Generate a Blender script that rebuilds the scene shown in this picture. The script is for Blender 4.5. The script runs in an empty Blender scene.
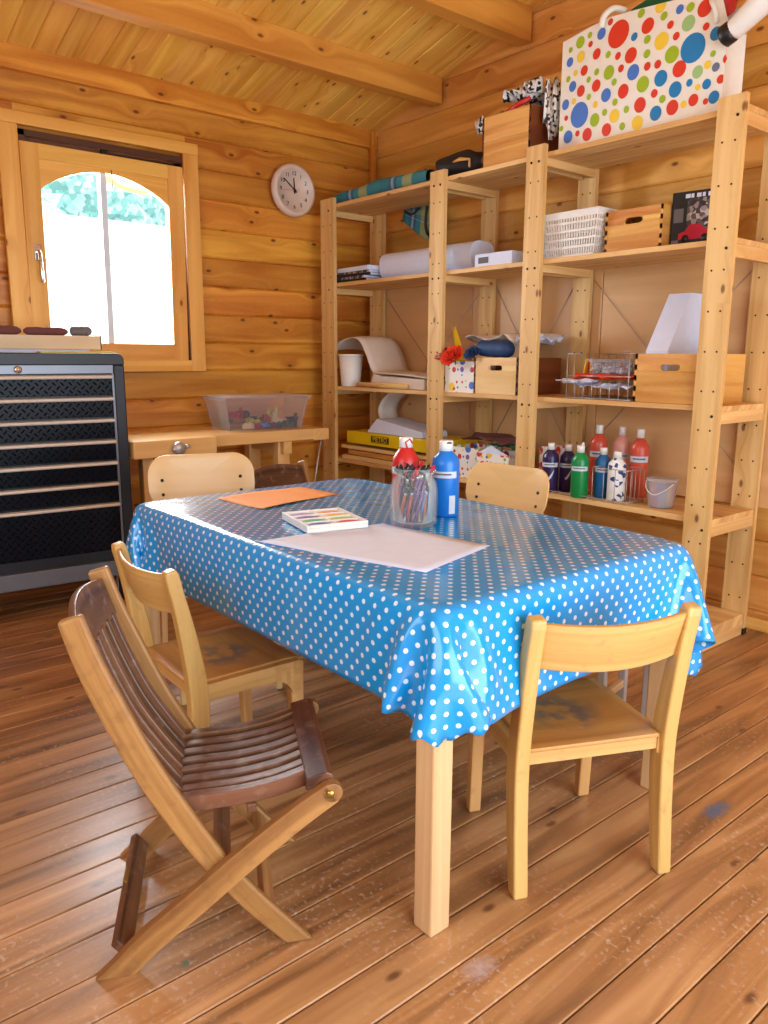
import bpy, bmesh, math, random
import numpy as np
from mathutils import Vector, Matrix, Euler
random.seed(7)
R = math.radians
COL = bpy.context.scene.collection
SC = bpy.context.scene

# ------------------------------------------------------------------ materials
def srgb(r, g, b):
    f = lambda c: (c/12.92 if c <= .04045 else ((c+.055)/1.055)**2.4)
    return (f(r/255), f(g/255), f(b/255), 1)

class N:
    """tiny node helper"""
    def __init__(s, name):
        s.m = bpy.data.materials.new(name); s.m.use_nodes = True
        s.t = s.m.node_tree; s.t.nodes.clear()
        s.out = s.n('ShaderNodeOutputMaterial')
    def n(s, typ, **kw):
        nd = s.t.nodes.new(typ)
        for k, v in kw.items():
            if k.startswith('i_'):
                key = k[2:]; key = int(key) if key.isdigit() else key.replace('_', ' ')
                s.put(nd, key, v)
            else: setattr(nd, k, v)
        return nd
    def put(s, nd, key, v):
        if isinstance(v, bpy.types.NodeSocket): s.t.links.new(v, nd.inputs[key])
        elif isinstance(v, bpy.types.Node): s.t.links.new(v.outputs[0], nd.inputs[key])
        else: nd.inputs[key].default_value = v
    def math(s, op, a, b=None, c=None, clamp=False):
        nd = s.n('ShaderNodeMath', operation=op, use_clamp=clamp)
        for i, v in enumerate((a, b, c)):
            if v is not None: s.put(nd, i, v)
        return nd.outputs[0]
    def ramp(s, fac, stops, interp='LINEAR'):
        nd = s.n('ShaderNodeValToRGB'); cr = nd.color_ramp; cr.interpolation = interp
        while len(cr.elements) < len(stops): cr.elements.new(.5)
        for e, (p, c) in zip(cr.elements, stops): e.position = p; e.color = c
        s.put(nd, 0, fac); return nd.outputs[0]
    def mix(s, fac, a, b, blend='MIX'):
        nd = s.n('ShaderNodeMix', data_type='RGBA', blend_type=blend)
        s.put(nd, 0, fac); s.put(nd, 6, a); s.put(nd, 7, b); return nd.outputs[2]
    def vec(s, x, y, z=0.0):
        nd = s.n('ShaderNodeCombineXYZ'); s.put(nd, 0, x); s.put(nd, 1, y); s.put(nd, 2, z); return nd.outputs[0]
    def uv(s):
        u = s.n('ShaderNodeUVMap'); sp = s.n('ShaderNodeSeparateXYZ'); s.put(sp, 0, u.outputs[0])
        return sp.outputs[0], sp.outputs[1]
    def bsdf(s, color, rough=.5, **kw):
        b = s.n('ShaderNodeBsdfPrincipled'); s.put(b, 'Base Color', color); s.put(b, 'Roughness', rough)
        for k, v in kw.items(): s.put(b, k.replace('_', ' '), v)
        s.t.links.new(b.outputs[0], s.out.inputs[0]); s.b = b; return b
    def bump(s, h, strength=.3, dist=.002):
        nd = s.n('ShaderNodeBump'); s.put(nd, 'Height', h); nd.inputs['Strength'].default_value = strength
        nd.inputs['Distance'].default_value = dist
        s.t.links.new(nd.outputs[0], s.b.inputs['Normal'])

def plain(name, col, rough=.5, metal=0, **kw):
    m = N(name)
    nz = m.n('ShaderNodeTexNoise'); tc = m.n('ShaderNodeTexCoord'); m.put(nz, 'Vector', tc.outputs['Object'])
    nz.inputs['Scale'].default_value = 25
    d = tuple(c*.9 for c in col[:3])+(1,)
    m.bsdf(m.mix(nz.outputs[0], d, col), rough, Metallic=metal, **kw)
    return m.m

def wood(name, light, dark, rough=.5, knots=.35, knotcol=None, contrast=1.0, across=16, var=.25, wear=None, coat=0, bump=.15):
    m = N(name); u, v = m.uv()
    geo = m.n('ShaderNodeNewGeometry'); rnd = geo.outputs['Random Per Island']
    uo = m.math('ADD', u, m.math('MULTIPLY', rnd, 37.0)); vo = m.math('ADD', v, m.math('MULTIPLY', rnd, 11.3))
    kv = m.vec(m.math('MULTIPLY', uo, 3.2), m.math('MULTIPLY', vo, 6.5))
    vor = m.n('ShaderNodeTexVoronoi', voronoi_dimensions='2D'); m.put(vor, 'Vector', kv); vor.inputs['Scale'].default_value = 1
    sepc = m.n('ShaderNodeSeparateColor'); m.put(sepc, 0, vor.outputs['Color'])
    has = m.math('LESS_THAN', sepc.outputs[0], knots)
    dist = vor.outputs['Distance']
    near = m.math('MULTIPLY', m.math('POWER', m.math('SUBTRACT', 1.0, m.math('MULTIPLY', dist, 2.2), clamp=True), 2.0), has)
    # grain bends round the knots
    vb = m.math('ADD', m.math('MULTIPLY', vo, float(across)), m.math('MULTIPLY', near, 1.1))
    gv = m.vec(m.math('MULTIPLY', uo, .9), vb)
    nz = m.n('ShaderNodeTexNoise', noise_dimensions='2D'); m.put(nz, 'Vector', gv)
    nz.inputs['Scale'].default_value = 1.0; nz.inputs['Detail'].default_value = 5; nz.inputs['Distortion'].default_value = .5
    fine = m.n('ShaderNodeTexNoise', noise_dimensions='2D'); m.put(fine, 'Vector', m.vec(m.math('MULTIPLY', uo, 6.0), m.math('MULTIPLY', vo, 230.0)))
    fine.inputs['Detail'].default_value = 2
    f = m.math('ADD', m.math('MULTIPLY', nz.outputs[0], .8), m.math('MULTIPLY', fine.outputs[0], .2))
    mid = tuple(.5*(a+b) for a, b in zip(light, dark))
    w = .16/contrast
    c = m.ramp(f, [(max(0, .5-w*1.2), dark), (.5, mid), (min(1, .5+w), light)])
    # board to board variation
    hs = m.n('ShaderNodeHueSaturation'); m.put(hs, 'Color', c)
    m.put(hs, 'Value', m.math('ADD', 1-var*.5, m.math('MULTIPLY', rnd, var)))
    m.put(hs, 'Hue', m.math('ADD', .5-.008, m.math('MULTIPLY', m.math('FRACT', m.math('MULTIPLY', rnd, 7.7)), .016)))
    c = hs.outputs[0]
    kc = knotcol or tuple(x*.28 for x in dark[:3])+(1,)
    kr = m.math('MULTIPLY', m.math('SUBTRACT', 1.0, m.math('MULTIPLY', m.math('SUBTRACT', dist, .035), 28.0), clamp=True), has)
    c = m.mix(m.math('MULTIPLY', near, .35), c, dark)
    c = m.mix(m.math('MULTIPLY', kr, .85), c, kc)
    if wear:
        wn = m.n('ShaderNodeTexNoise'); tc = m.n('ShaderNodeTexCoord'); m.put(wn, 'Vector', tc.outputs['Object'])
        wn.inputs['Scale'].default_value = wear[1]; wn.inputs['Detail'].default_value = 6
        amt = m.math('MULTIPLY', m.math('SUBTRACT', wn.outputs[0], wear[2]), 5.0, clamp=True)
        if len(wear) > 4:      # rubbed patch in the middle of a seat
            sp_ = m.n('ShaderNodeSeparateXYZ'); m.put(sp_, 0, tc.outputs['Object'])
            dd = m.math('ADD', m.math('POWER', m.math('DIVIDE', sp_.outputs[0], .09), 2.0), m.math('POWER', m.math('DIVIDE', m.math('SUBTRACT', sp_.outputs[1], .17), .10), 2.0))
            amt = m.math('MULTIPLY', amt, m.math('SUBTRACT', 1.4, dd, clamp=True))
        c = m.mix(m.math('MULTIPLY', amt, wear[3]), c, wear[0])
    m.bsdf(c, rough, Coat_Weight=coat, Coat_Roughness=.15)
    m.bump(f, bump, .002)
    return m.m

def polka(name, base, dots, cell=.0415, rad=.0058, rough=.22, stagger=True, coat=.7):
    """regular dot lattice in cloth UV metres"""
    m = N(name); u, v = m.uv()
    def lat(du, dv):
        a = m.math('SUBTRACT', m.math('FRACT', m.math('ADD', m.math('DIVIDE', u, cell), du)), .5)
        b = m.math('SUBTRACT', m.math('FRACT', m.math('ADD', m.math('DIVIDE', v, cell), dv)), .5)
        d = m.math('SQRT', m.math('ADD', m.math('MULTIPLY', a, a), m.math('MULTIPLY', b, b)))
        return m.math('LESS_THAN', d, rad/cell)
    k = m.math('MAXIMUM', lat(0., 0.), lat(.5, .5)) if stagger else lat(0., 0.)
    m.bsdf(m.mix(k, base, dots), rough, Coat_Weight=coat, Coat_Roughness=.12)
    nz = m.n('ShaderNodeTexNoise'); tc = m.n('ShaderNodeTexCoord'); m.put(nz, 'Vector', tc.outputs['Object'])
    nz.inputs['Scale'].default_value = 9; nz.inputs['Detail'].default_value = 3
    m.bump(nz.outputs[0], .25, .012)
    return m.m

def confetti(name, scale=9., base=None):
    """random bright dots of two sizes on white"""
    m = N(name); u, v = m.uv(); c = base or srgb(240, 236, 226)
    pal = [(0, srgb(215, 50, 40)), (.28, srgb(70, 115, 200)), (.5, srgb(150, 180, 30)), (.72, srgb(240, 200, 60)), (.86, srgb(205, 60, 50))]
    for k, (s, r0, r1) in enumerate(((scale, .2, .36), (scale*2.1, .14, .3))):
        vo = m.n('ShaderNodeTexVoronoi', voronoi_dimensions='2D'); m.put(vo, 'Vector', m.vec(m.math('ADD', u, .37*k), v)); vo.inputs['Scale'].default_value = s
        vo.inputs['Randomness'].default_value = .45
        sp = m.n('ShaderNodeSeparateColor'); m.put(sp, 0, vo.outputs['Color'])
        hit = m.math('LESS_THAN', vo.outputs['Distance'], m.math('ADD', r0, m.math('MULTIPLY', sp.outputs[1], r1-r0)))
        if k: hit = m.math('MULTIPLY', hit, m.math('LESS_THAN', sp.outputs[2], .45))
        else: hit = m.math('MULTIPLY', hit, m.math('LESS_THAN', sp.outputs[2], .8))
        c = m.mix(hit, c, m.ramp(sp.outputs[0], pal, 'CONSTANT'))
    m.bsdf(c, .6); return m.m

def plaid(name):
    m = N(name); u, v = m.uv()
    pal = [(0, srgb(60, 140, 160)), (.3, srgb(190, 190, 110)), (.5, srgb(70, 150, 165)), (.62, srgb(60, 80, 140)), (.68, srgb(170, 200, 210)), (.74, srgb(60, 85, 150)), (.8, srgb(50, 130, 150))]
    a = m.ramp(m.math('FRACT', m.math('MULTIPLY', u, 2.4)), pal, 'CONSTANT')
    b = m.ramp(m.math('FRACT', m.math('MULTIPLY', v, 5.)), pal, 'CONSTANT')
    m.bsdf(m.mix(.35, a, b), .9); return m.m

def clear(name, col, alpha=.25, rough=.15):
    m = N(name)
    tr = m.n('ShaderNodeBsdfTransparent'); 
    pb = m.n('ShaderNodeBsdfPrincipled'); m.put(pb, 'Base Color', col); m.put(pb, 'Roughness', rough)
    mx = m.n('ShaderNodeMixShader'); fr = m.n('ShaderNodeFresnel'); fr.inputs[0].default_value = 1.45
    m.put(mx, 0, m.math('ADD', alpha, m.math('MULTIPLY', fr.outputs[0], .3), clamp=True))
    m.t.links.new(tr.outputs[0], mx.inputs[1]); m.t.links.new(pb.outputs[0], mx.inputs[2])
    m.t.links.new(mx.outputs[0], m.out.inputs[0]); return m.m

def glitter(name, cols, scale=60):
    m = N(name); vo = m.n('ShaderNodeTexVoronoi'); tc = m.n('ShaderNodeTexCoord'); m.put(vo, 'Vector', tc.outputs['Object'])
    vo.inputs['Scale'].default_value = scale
    sp = m.n('ShaderNodeSeparateColor'); m.put(sp, 0, vo.outputs['Color'])
    st = [(i/len(cols), c) for i, c in enumerate(cols)]
    m.bsdf(m.ramp(sp.outputs[0], st, 'CONSTANT'), .5); return m.m

def treadplate():
    m = N('diamond_plate'); u, v = m.uv(); s = .026
    a0 = m.math('DIVIDE', u, s); b0 = m.math('DIVIDE', v, s)
    # rotate lattice by 45 degrees, lozenges alternate in direction
    a = m.math('MULTIPLY', m.math('ADD', a0, b0), .7071); b = m.math('MULTIPLY', m.math('SUBTRACT', a0, b0), .7071)
    par = m.math('MODULO', m.math('ABSOLUTE', m.math('ADD', m.math('FLOOR', a), m.math('FLOOR', b))), 2.0)
    fa = m.math('SUBTRACT', m.math('FRACT', a), .5); fb = m.math('SUBTRACT', m.math('FRACT', b), .5)
    def ell(p, q):
        return m.math('ADD', m.math('POWER', m.math('DIVIDE', p, .46), 2.0), m.math('POWER', m.math('DIVIDE', q, .14), 2.0))
    e = m.n('ShaderNodeMix', data_type='FLOAT'); m.put(e, 0, par); m.put(e, 2, ell(fa, fb)); m.put(e, 3, ell(fb, fa))
    h = m.math('SUBTRACT', 1.0, e.outputs[0], clamp=True)
    m.bsdf(srgb(6, 9, 20), .26, Specular_IOR_Level=.12); m.bump(h, .8, .005); return m.m

PINE_L, PINE_D = srgb(240, 172, 84), srgb(202, 116, 34)
M = {}
M['wall'] = wood('varnished_pine_wall', srgb(229, 162, 64), srgb(182, 107, 28), .40, .5, srgb(84, 34, 8), 1.15, 11, .26)
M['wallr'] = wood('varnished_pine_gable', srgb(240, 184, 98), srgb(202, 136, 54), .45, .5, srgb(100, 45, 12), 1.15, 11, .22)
M['ceil'] = wood('varnished_pine_ceiling', srgb(255, 208, 104), srgb(224, 158, 58), .42, .5, srgb(110, 52, 12), 1.0, 16, .22)
M['beam'] = wood('pine_beam', srgb(228, 166, 74), srgb(192, 122, 42), .42, .45, srgb(100, 44, 12), 1.0, 10, .1)
M['shade_brown'] = plain('jamb_shade_brown', srgb(84, 46, 22), .6)  # dark brown puts the shade of the sash gap into the colour
M['frame'] = wood('window_pine', srgb(240, 186, 96), srgb(212, 146, 52), .4, .25, srgb(110, 52, 12), .9, 14, .12)
M['shelf'] = wood('raw_pine', srgb(234, 194, 130), srgb(204, 154, 90), .55, .4, srgb(112, 62, 26), 1.1, 20, .16)
M['ply'] = wood('plywood_sheet', srgb(224, 178, 126), srgb(200, 148, 94), .38, .06, srgb(150, 95, 50), .8, 7, .1)
M['kids'] = wood('beech_chair', srgb(217, 172, 106), srgb(185, 136, 73), .36, 0, None, .9, 24, .08, (srgb(150, 112, 76), 30, .60, .5))
M['seatply'] = wood('worn_beech_seat', srgb(212, 160, 88), srgb(178, 124, 60), .38, 0, None, .7, 22, .06, (srgb(104, 102, 102), 22, .38, .8, 1))
M['shell'] = wood('pale_plywood', srgb(236, 200, 140), srgb(216, 174, 108), .35, 0, None, .6, 10, .06)
M['teak'] = wood('dark_oiled_teak', srgb(130, 88, 60), srgb(72, 42, 27), .36, 0, None, 1.1, 26, .25, (srgb(160, 130, 110), 30, .56, .5))
M['oak'] = wood('worn_honey_teak', srgb(178, 126, 74), srgb(130, 82, 44), .40, .0, None, 1.1, 26, .1, (srgb(112, 74, 48), 26, .54, .5))
M['leg'] = wood('pale_oak_leg', srgb(222, 184, 134), srgb(192, 150, 102), .6, 0, None, .9, 26, .1)
M['bench'] = wood('beech_workbench', srgb(240, 196, 130), srgb(216, 164, 92), .4, .08, srgb(140, 80, 40), .7, 14, .08)
M['crate'] = wood('pine_crate', srgb(232, 180, 100), srgb(190, 124, 50), .45, .35, srgb(120, 52, 16), 1.2, 12, .15)
M['crateP'] = wood('pale_pine_crate', srgb(240, 206, 146), srgb(222, 178, 112), .5, .15, srgb(120, 52, 16), .9, 12, .1)
M['darkcrate'] = wood('mahogany_end', srgb(140, 74, 40), srgb(104, 48, 24), .45, .05, None, 1.0, 14, .05)
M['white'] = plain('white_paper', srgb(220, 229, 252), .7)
M['cream'] = plain('cream_paper', srgb(226, 212, 198), .8)
M['plastw'] = plain('white_plastic', srgb(238, 236, 230), .35)
M['clockrim'] = plain('clock_rim', srgb(225, 205, 190), .35)
M['black'] = plain('black_plastic', srgb(22, 22, 24), .45)
M['case'] = plain('dark_blue_black_steel', srgb(13, 18, 30), .42, .0)
M['steel'] = plain('brushed_steel', srgb(196, 194, 190), .38, .6)
M['greypaint'] = plain('grey_painted_steel', srgb(120, 124, 132), .35, .5)
M['strip'] = plain('satin_aluminium', srgb(226, 222, 214), .4, .3)
M['chrome'] = plain('chrome', srgb(215, 215, 215), .15, 1.0)
M['brass'] = plain('brass', srgb(200, 170, 90), .3, .9)
M['wire'] = plain('galvanised_wire', srgb(176, 168, 158), .4, .5)
M['screw'] = plain('dark_screw', srgb(45, 34, 26), .4, .5)
M['hole'] = plain('drilled_hole', srgb(66, 38, 20), .8)
M['orange'] = wood('orange_craft_paper', srgb(244, 172, 96), srgb(238, 154, 72), .7, 0, None, .6, 8, .02)
M['yellow'] = plain('yellow_card', srgb(240, 205, 20), .4)
M['red'] = plain('red_paint', srgb(205, 40, 40), .35)
M['redlt'] = plain('coral_paint', srgb(215, 84, 60), .3)
M['pink'] = plain('pink_paint', srgb(235, 165, 150), .3)
M['blue'] = plain('blue_paint', srgb(18, 120, 215), .3)
M['navy'] = plain('navy_fabric', srgb(28, 62, 110), .6)
M['teal'] = plain('teal_paint', srgb(30, 105, 165), .3)
M['purple'] = plain('purple_paint', srgb(48, 34, 84), .3)
M['green'] = plain('green_paint', srgb(20, 140, 70), .3)
M['dgreen'] = plain('dark_green_felt', srgb(20, 95, 60), .8)
M['fabred'] = plain('red_orange_felt', srgb(235, 60, 20), .8)
M['magenta'] = plain('magenta_felt', srgb(190, 30, 60), .8)
M['fabyel'] = plain('yellow_felt', srgb(245, 205, 20), .8)
M['maroon'] = plain('maroon_cloth', srgb(110, 66, 60), .9)
M['greycloth'] = plain('grey_cloth', srgb(110, 106, 108), .9)
M['blackcloth'] = plain('black_nylon', srgb(30, 30, 34), .6)
M['label'] = plain('pale_label', srgb(205, 215, 230), .5)
M['clear'] = clear('clear_plastic', srgb(225, 232, 245), .05)
M['milky'] = clear('milky_plastic', srgb(235, 235, 240), .16)
M['winglass'] = clear('window_glass', srgb(240, 250, 255), .02, .02)
M['jar'] = clear('jar_glass', srgb(215, 228, 228), .05, .04)
M['tread'] = treadplate()
M['cloth'] = polka('polka_oilcloth', srgb(0, 150, 226), srgb(215, 238, 250))
M['confetti'] = confetti('confetti_dots', 15)
M['plaid'] = plaid('plaid_wool')
M['cow'] = glitter('spotted_fabric', [srgb(235, 232, 226), srgb(240, 236, 230), srgb(30, 28, 28), srgb(225, 222, 220)], 70)
M['mess'] = glitter('mixed_bits', [srgb(130, 120, 130), srgb(170, 165, 170), srgb(150, 90, 70), srgb(110, 130, 150), srgb(190, 185, 180)], 120)
M['cover'] = glitter('printed_cover', [srgb(40, 38, 40), srgb(90, 84, 86), srgb(150, 140, 140), srgb(60, 55, 58), srgb(190, 180, 175)], 55)
M['motif'] = glitter('white_blue_motif', [srgb(232, 232, 228), srgb(236, 236, 232), srgb(238, 236, 232), srgb(240, 238, 236), srgb(38, 66, 130)], 55)

# floor: worn pine boards, scuffs, one blue paint stain
def floor_mat():
    m = N('worn_varnished_floor'); u, v = m.uv(); geo = m.n('ShaderNodeNewGeometry'); rnd = geo.outputs['Random Per Island']
    uo = m.math('ADD', u, m.math('MULTIPLY', rnd, 37.0)); vo = m.math('ADD', v, m.math('MULTIPLY', rnd, 11.3))
    nz = m.n('ShaderNodeTexNoise', noise_dimensions='2D'); m.put(nz, 'Vector', m.vec(m.math('MULTIPLY', uo, 1.4), m.math('MULTIPLY', vo, 17.)))
    nz.inputs['Scale'].default_value = 1; nz.inputs['Detail'].default_value = 6; nz.inputs['Distortion'].default_value = .6
    c = m.ramp(nz.outputs[0], [(.3, srgb(126, 88, 54)), (.5, srgb(168, 119, 74)), (.7, srgb(196, 148, 98))])
    hs = m.n('ShaderNodeHueSaturation'); m.put(hs, 'Color', c); m.put(hs, 'Value', m.math('ADD', .88, m.math('MULTIPLY', rnd, .22))); c = hs.outputs[0]
    kv = m.n('ShaderNodeTexVoronoi', voronoi_dimensions='2D'); m.put(kv, 'Vector', m.vec(m.math('MULTIPLY', uo, 3.), m.math('MULTIPLY', vo, 6.))); kv.inputs['Scale'].default_value = 1
    sc = m.n('ShaderNodeSeparateColor'); m.put(sc, 0, kv.outputs['Color'])
    k = m.math('MULTIPLY', m.math('SUBTRACT', 1., m.math('MULTIPLY', m.math('SUBTRACT', kv.outputs['Distance'], .03), 22.), clamp=True), m.math('LESS_THAN', sc.outputs[0], .42))
    c = m.mix(m.math('MULTIPLY', k, .75), c, srgb(82, 44, 28))
    tc = m.n('ShaderNodeTexCoord'); P = tc.outputs['Object']
    big = m.n('ShaderNodeTexNoise'); m.put(big, 'Vector', P); big.inputs['Scale'].default_value = 3.5; big.inputs['Detail'].default_value = 5
    sm = m.n('ShaderNodeTexNoise'); m.put(sm, 'Vector', P); sm.inputs['Scale'].default_value = 70; sm.inputs['Detail'].default_value = 4
    scuff = m.math('MULTIPLY', m.math('MULTIPLY', m.math('SUBTRACT', sm.outputs[0], .55), 6., clamp=True), m.math('MULTIPLY', m.math('SUBTRACT', big.outputs[0], .4), 4., clamp=True))
    c = m.mix(m.math('MULTIPLY', scuff, .7), c, srgb(212, 190, 168))
    sp = m.n('ShaderNodeSeparateXYZ'); m.put(sp, 0, P)
    def blot(x, y, rx, ry, col, c, amt=.8):
        d = m.math('ADD', m.math('POWER', m.math('DIVIDE', m.math('SUBTRACT', sp.outputs[0], x), rx), 2.), m.math('POWER', m.math('DIVIDE', m.math('SUBTRACT', sp.outputs[1], y), ry), 2.))
        f = m.math('SUBTRACT', m.math('MULTIPLY', m.math('SUBTRACT', 1.3, d), .8, clamp=True), m.math('MULTIPLY', m.math('SUBTRACT', sm.outputs[0], .42), 3., clamp=True), clamp=True)
        return m.mix(m.math('MULTIPLY', f, amt), c, col)
    for x, y, rx, ry, col in BLOTS: c = blot(x, y, rx, ry, col, c)
    rg = m.math('ADD', .3, m.math('MULTIPLY', m.math('ADD', m.math('MULTIPLY', scuff, .6), m.math('MULTIPLY', big.outputs[0], .35)), .6))
    m.bsdf(c, rg, Coat_Weight=.3, Coat_Roughness=.22); m.bump(m.math('ADD', m.math('MULTIPLY', nz.outputs[0], .6), m.math('MULTIPLY', sm.outputs[0], .5)), .3, .0025)
    return m.m
BLOTS = [(1.965, .905, .07, .03, srgb(40, 112, 160)), (.585, 1.325, .018, .01, srgb(30, 110, 90)), (1.04, .93, .05, .03, srgb(190, 170, 170)), (1.17, 1.24, .03, .012, srgb(90, 70, 60)), (.62, 1.62, .03, .014, srgb(180, 175, 178))]
M['floor'] = floor_mat()

# ------------------------------------------------------------------ geometry
class G:
    def __init__(s):
        s.bm = bmesh.new(); s.uv = s.bm.loops.layers.uv.new('UVMap')
    def faces(s, vs, fs, g=(1, 0, 0), uvs=None, mi=0, smooth=False):
        g = Vector(g).normalized(); a = g.orthogonal()
        if abs(g.x) > .9: a = Vector((0, 1, 0))
        elif abs(g.y) > .9: a = Vector((1, 0, 0))
        elif abs(g.z) > .9: a = Vector((1, 0, 0))
        a = (a - g*a.dot(g)).normalized(); b = g.cross(a)
        off = random.random()*20
        bv = [s.bm.verts.new(v) for v in vs]
        for f in fs:
            try: fa = s.bm.faces.new([bv[i] for i in f])
            except ValueError: continue
            fa.material_index = mi; fa.smooth = smooth
            for lp, i in zip(fa.loops, f):
                if uvs: lp[s.uv].uv = uvs[i]
                else:
                    c = Vector(vs[i]); lp[s.uv].uv = (c.dot(g)+off, c.dot(a)+c.dot(b)+off*.7)
        return s
    BOX = [(0, 3, 2, 1), (4, 5, 6, 7), (0, 1, 5, 4), (1, 2, 6, 5), (2, 3, 7, 6), (3, 0, 4, 7)]
    def box(s, c, d, grain='x', rot=None, mi=0, taper=None):
        x, y, z = (i/2 for i in d); g = {'x': (1, 0, 0), 'y': (0, 1, 0), 'z': (0, 0, 1)}[grain]
        t = taper or (1, 1)
        vs = [Vector(v) for v in ((-x, -y, -z), (x, -y, -z), (x, y, -z), (-x, y, -z), (-x*t[0], -y*t[1], z), (x*t[0], -y*t[1], z), (x*t[0], y*t[1], z), (-x*t[0], y*t[1], z))]
        if rot is not None:
            r = rot if isinstance(rot, Matrix) else Euler(rot).to_matrix(); vs = [r @ v for v in vs]; g = r @ Vector(g)
        vs = [v+Vector(c) for v in vs]
        return s.faces(vs, s.BOX, g, mi=mi)
    def bx(s, x0, x1, y0, y1, z0, z1, grain='x', mi=0):
        return s.box(((x0+x1)/2, (y0+y1)/2, (z0+z1)/2), (x1-x0, y1-y0, z1-z0), grain, mi=mi)
    def sweep(s, pts, w, t, side=(0, 1, 0), cap=True, mi=0, smooth=False, flat_ends=None):
        """rectangular section along pts; w in plane, t along side; w may be a list"""
        pts = [Vector(p) for p in pts]; side = Vector(side).normalized(); vs = []; n = len(pts)
        ws = w if isinstance(w, (list, tuple)) else [w]*n; ts = t if isinstance(t, (list, tuple)) else [t]*n
        L = 0; uvs = []; o = random.random()*20
        for i, p in enumerate(pts):
            d = (pts[min(i+1, n-1)]-pts[max(i-1, 0)]).normalized(); nn = side.cross(d).normalized()
            if i: L += (p-pts[i-1]).length
            a, b = ws[i]/2, ts[i]/2
            q = [p-nn*a-side*b, p+nn*a-side*b, p+nn*a+side*b, p-nn*a+side*b]
            if flat_ends and i in flat_ends:
                for v in q:
                    if abs(d.z) > .05: v += d*((flat_ends[i]-v.z)/d.z)
            vs += q; uvs += [(L+o, v) for v in (0, ws[i], ws[i]+ts[i], 2*ws[i]+ts[i])]
        fs = []
        for i in range(n-1):
            k = i*4
            for j in range(4): fs.append((k+j, k+(j+1) % 4, k+4+(j+1) % 4, k+4+j))
        fs += [(3, 2, 1, 0), (n*4-4, n*4-3, n*4-2, n*4-1)]
        return s.faces(vs, fs, uvs=uvs, mi=mi, smooth=smooth)
    def tube(s, pts, r, n=8, mi=0, closed=False):
        pts = [Vector(p) for p in pts]; m = len(pts); vs = []; rs = r if isinstance(r, (list, tuple)) else [r]*m
        prev = None
        for i, p in enumerate(pts):
            if closed: d = pts[(i+1) % m]-pts[i-1]
            else: d = pts[min(i+1, m-1)]-pts[max(i-1, 0)]
            d.normalize()
            a = (prev - d*prev.dot(d)) if prev is not None else d.orthogonal()
            if a.length < 1e-6: a = d.orthogonal()
            a.normalize(); prev = a; b = d.cross(a)
            vs += [p+(a*math.cos(2*math.pi*k/n)+b*math.sin(2*math.pi*k/n))*rs[i] for k in range(n)]
        fs = []
        for i in range(m if closed else m-1):
            j = (i+1) % m
            for k in range(n): fs.append((i*n+k, i*n+(k+1) % n, j*n+(k+1) % n, j*n+k))
        if not closed: fs += [tuple(range(n-1, -1, -1)), tuple(range((m-1)*n, m*n))]
        g = pts[-1]-pts[0]; g = g if g.length > 1e-5 else Vector((1, 0, 0))
        return s.faces(vs, fs, g, mi=mi, smooth=True)
    def lathe(s, prof, c=(0, 0, 0), n=24, mi=0, sx=1, sy=1, rot=None, smooth=True):
        vs, fs, uvs = [], [], []; c = Vector(c)
        for j, (r, z) in enumerate(prof):
            for k in range(n):
                a = 2*math.pi*k/n; v = Vector((r*math.cos(a)*sx, r*math.sin(a)*sy, z))
                if rot is not None: v = rot @ v
                vs.append(v+c); uvs.append((k/n, j/len(prof)))
        for j in range(len(prof)-1):
            for k in range(n): fs.append((j*n+k, j*n+(k+1) % n, (j+1)*n+(k+1) % n, (j+1)*n+k))
        if prof[0][0] > 1e-6: fs.append(tuple(range(n-1, -1, -1)))
        if prof[-1][0] > 1e-6: fs.append(tuple(range((len(prof)-1)*n, len(prof)*n)))
        return s.faces(vs, fs, uvs=None, g=(0, 0, 1), mi=mi, smooth=smooth)
    def prism(s, poly, o, ax, ay, t, grain=None, mi=0):
        """extrude 2D polygon (a,b) placed at o + a*ax + b*ay by vector t"""
        o, ax, ay, t = Vector(o), Vector(ax), Vector(ay), Vector(t); n = len(poly)
        vs = [o+ax*a+ay*b for a, b in poly]; vs += [v+t for v in vs]
        fs = [tuple(range(n-1, -1, -1)), tuple(range(n, 2*n))]+[(i, (i+1) % n, n+(i+1) % n, n+i) for i in range(n)]
        if ax.cross(ay).dot(t) < 0: fs = [tuple(reversed(f)) for f in fs]
        return s.faces(vs, fs, grain or ax, mi=mi)
    def sheet(s, fn, nu, nv, t=0, mi=0, uvs=None, smooth=True):
        """fn(u,v)->point, 0..1; optional thickness t along -normal"""
        P = [[Vector(fn(i/nu, j/nv)) for j in range(nv+1)] for i in range(nu+1)]
        vs = [p for r in P for p in r]; w = nv+1
        U = [((i/nu)*(uvs[0] if uvs else 1), (j/nv)*(uvs[1] if uvs else 1)) for i in range(nu+1) for j in range(nv+1)]
        fs = [(i*w+j, (i+1)*w+j, (i+1)*w+j+1, i*w+j+1) for i in range(nu) for j in range(nv)]
        if t:
            nn = []
            for i in range(nu+1):
                for j in range(nv+1):
                    a = P[min(i+1, nu)][j]-P[max(i-1, 0)][j]; b = P[i][min(j+1, nv)]-P[i][max(j-1, 0)]
                    nn.append(a.cross(b).normalized())
            m = len(vs); vs = vs+[v-n*t for v, n in zip(vs, nn)]; U = U+U
            fs2 = [tuple(reversed([k+m for k in f])) for f in fs]
            edge = [(i*w) for i in range(nu+1)]; e2 = [i*w+nv for i in range(nu+1)]
            for i in range(nu):
                fs2.append((edge[i+1], edge[i], edge[i]+m, edge[i+1]+m)); fs2.append((e2[i], e2[i+1], e2[i+1]+m, e2[i]+m))
            for j in range(nv):
                fs2.append((j, j+1, j+1+m, j+m)); k = nu*w
                fs2.append((k+j+1, k+j, k+j+m, k+j+1+m))
            fs = fs+fs2
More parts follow.
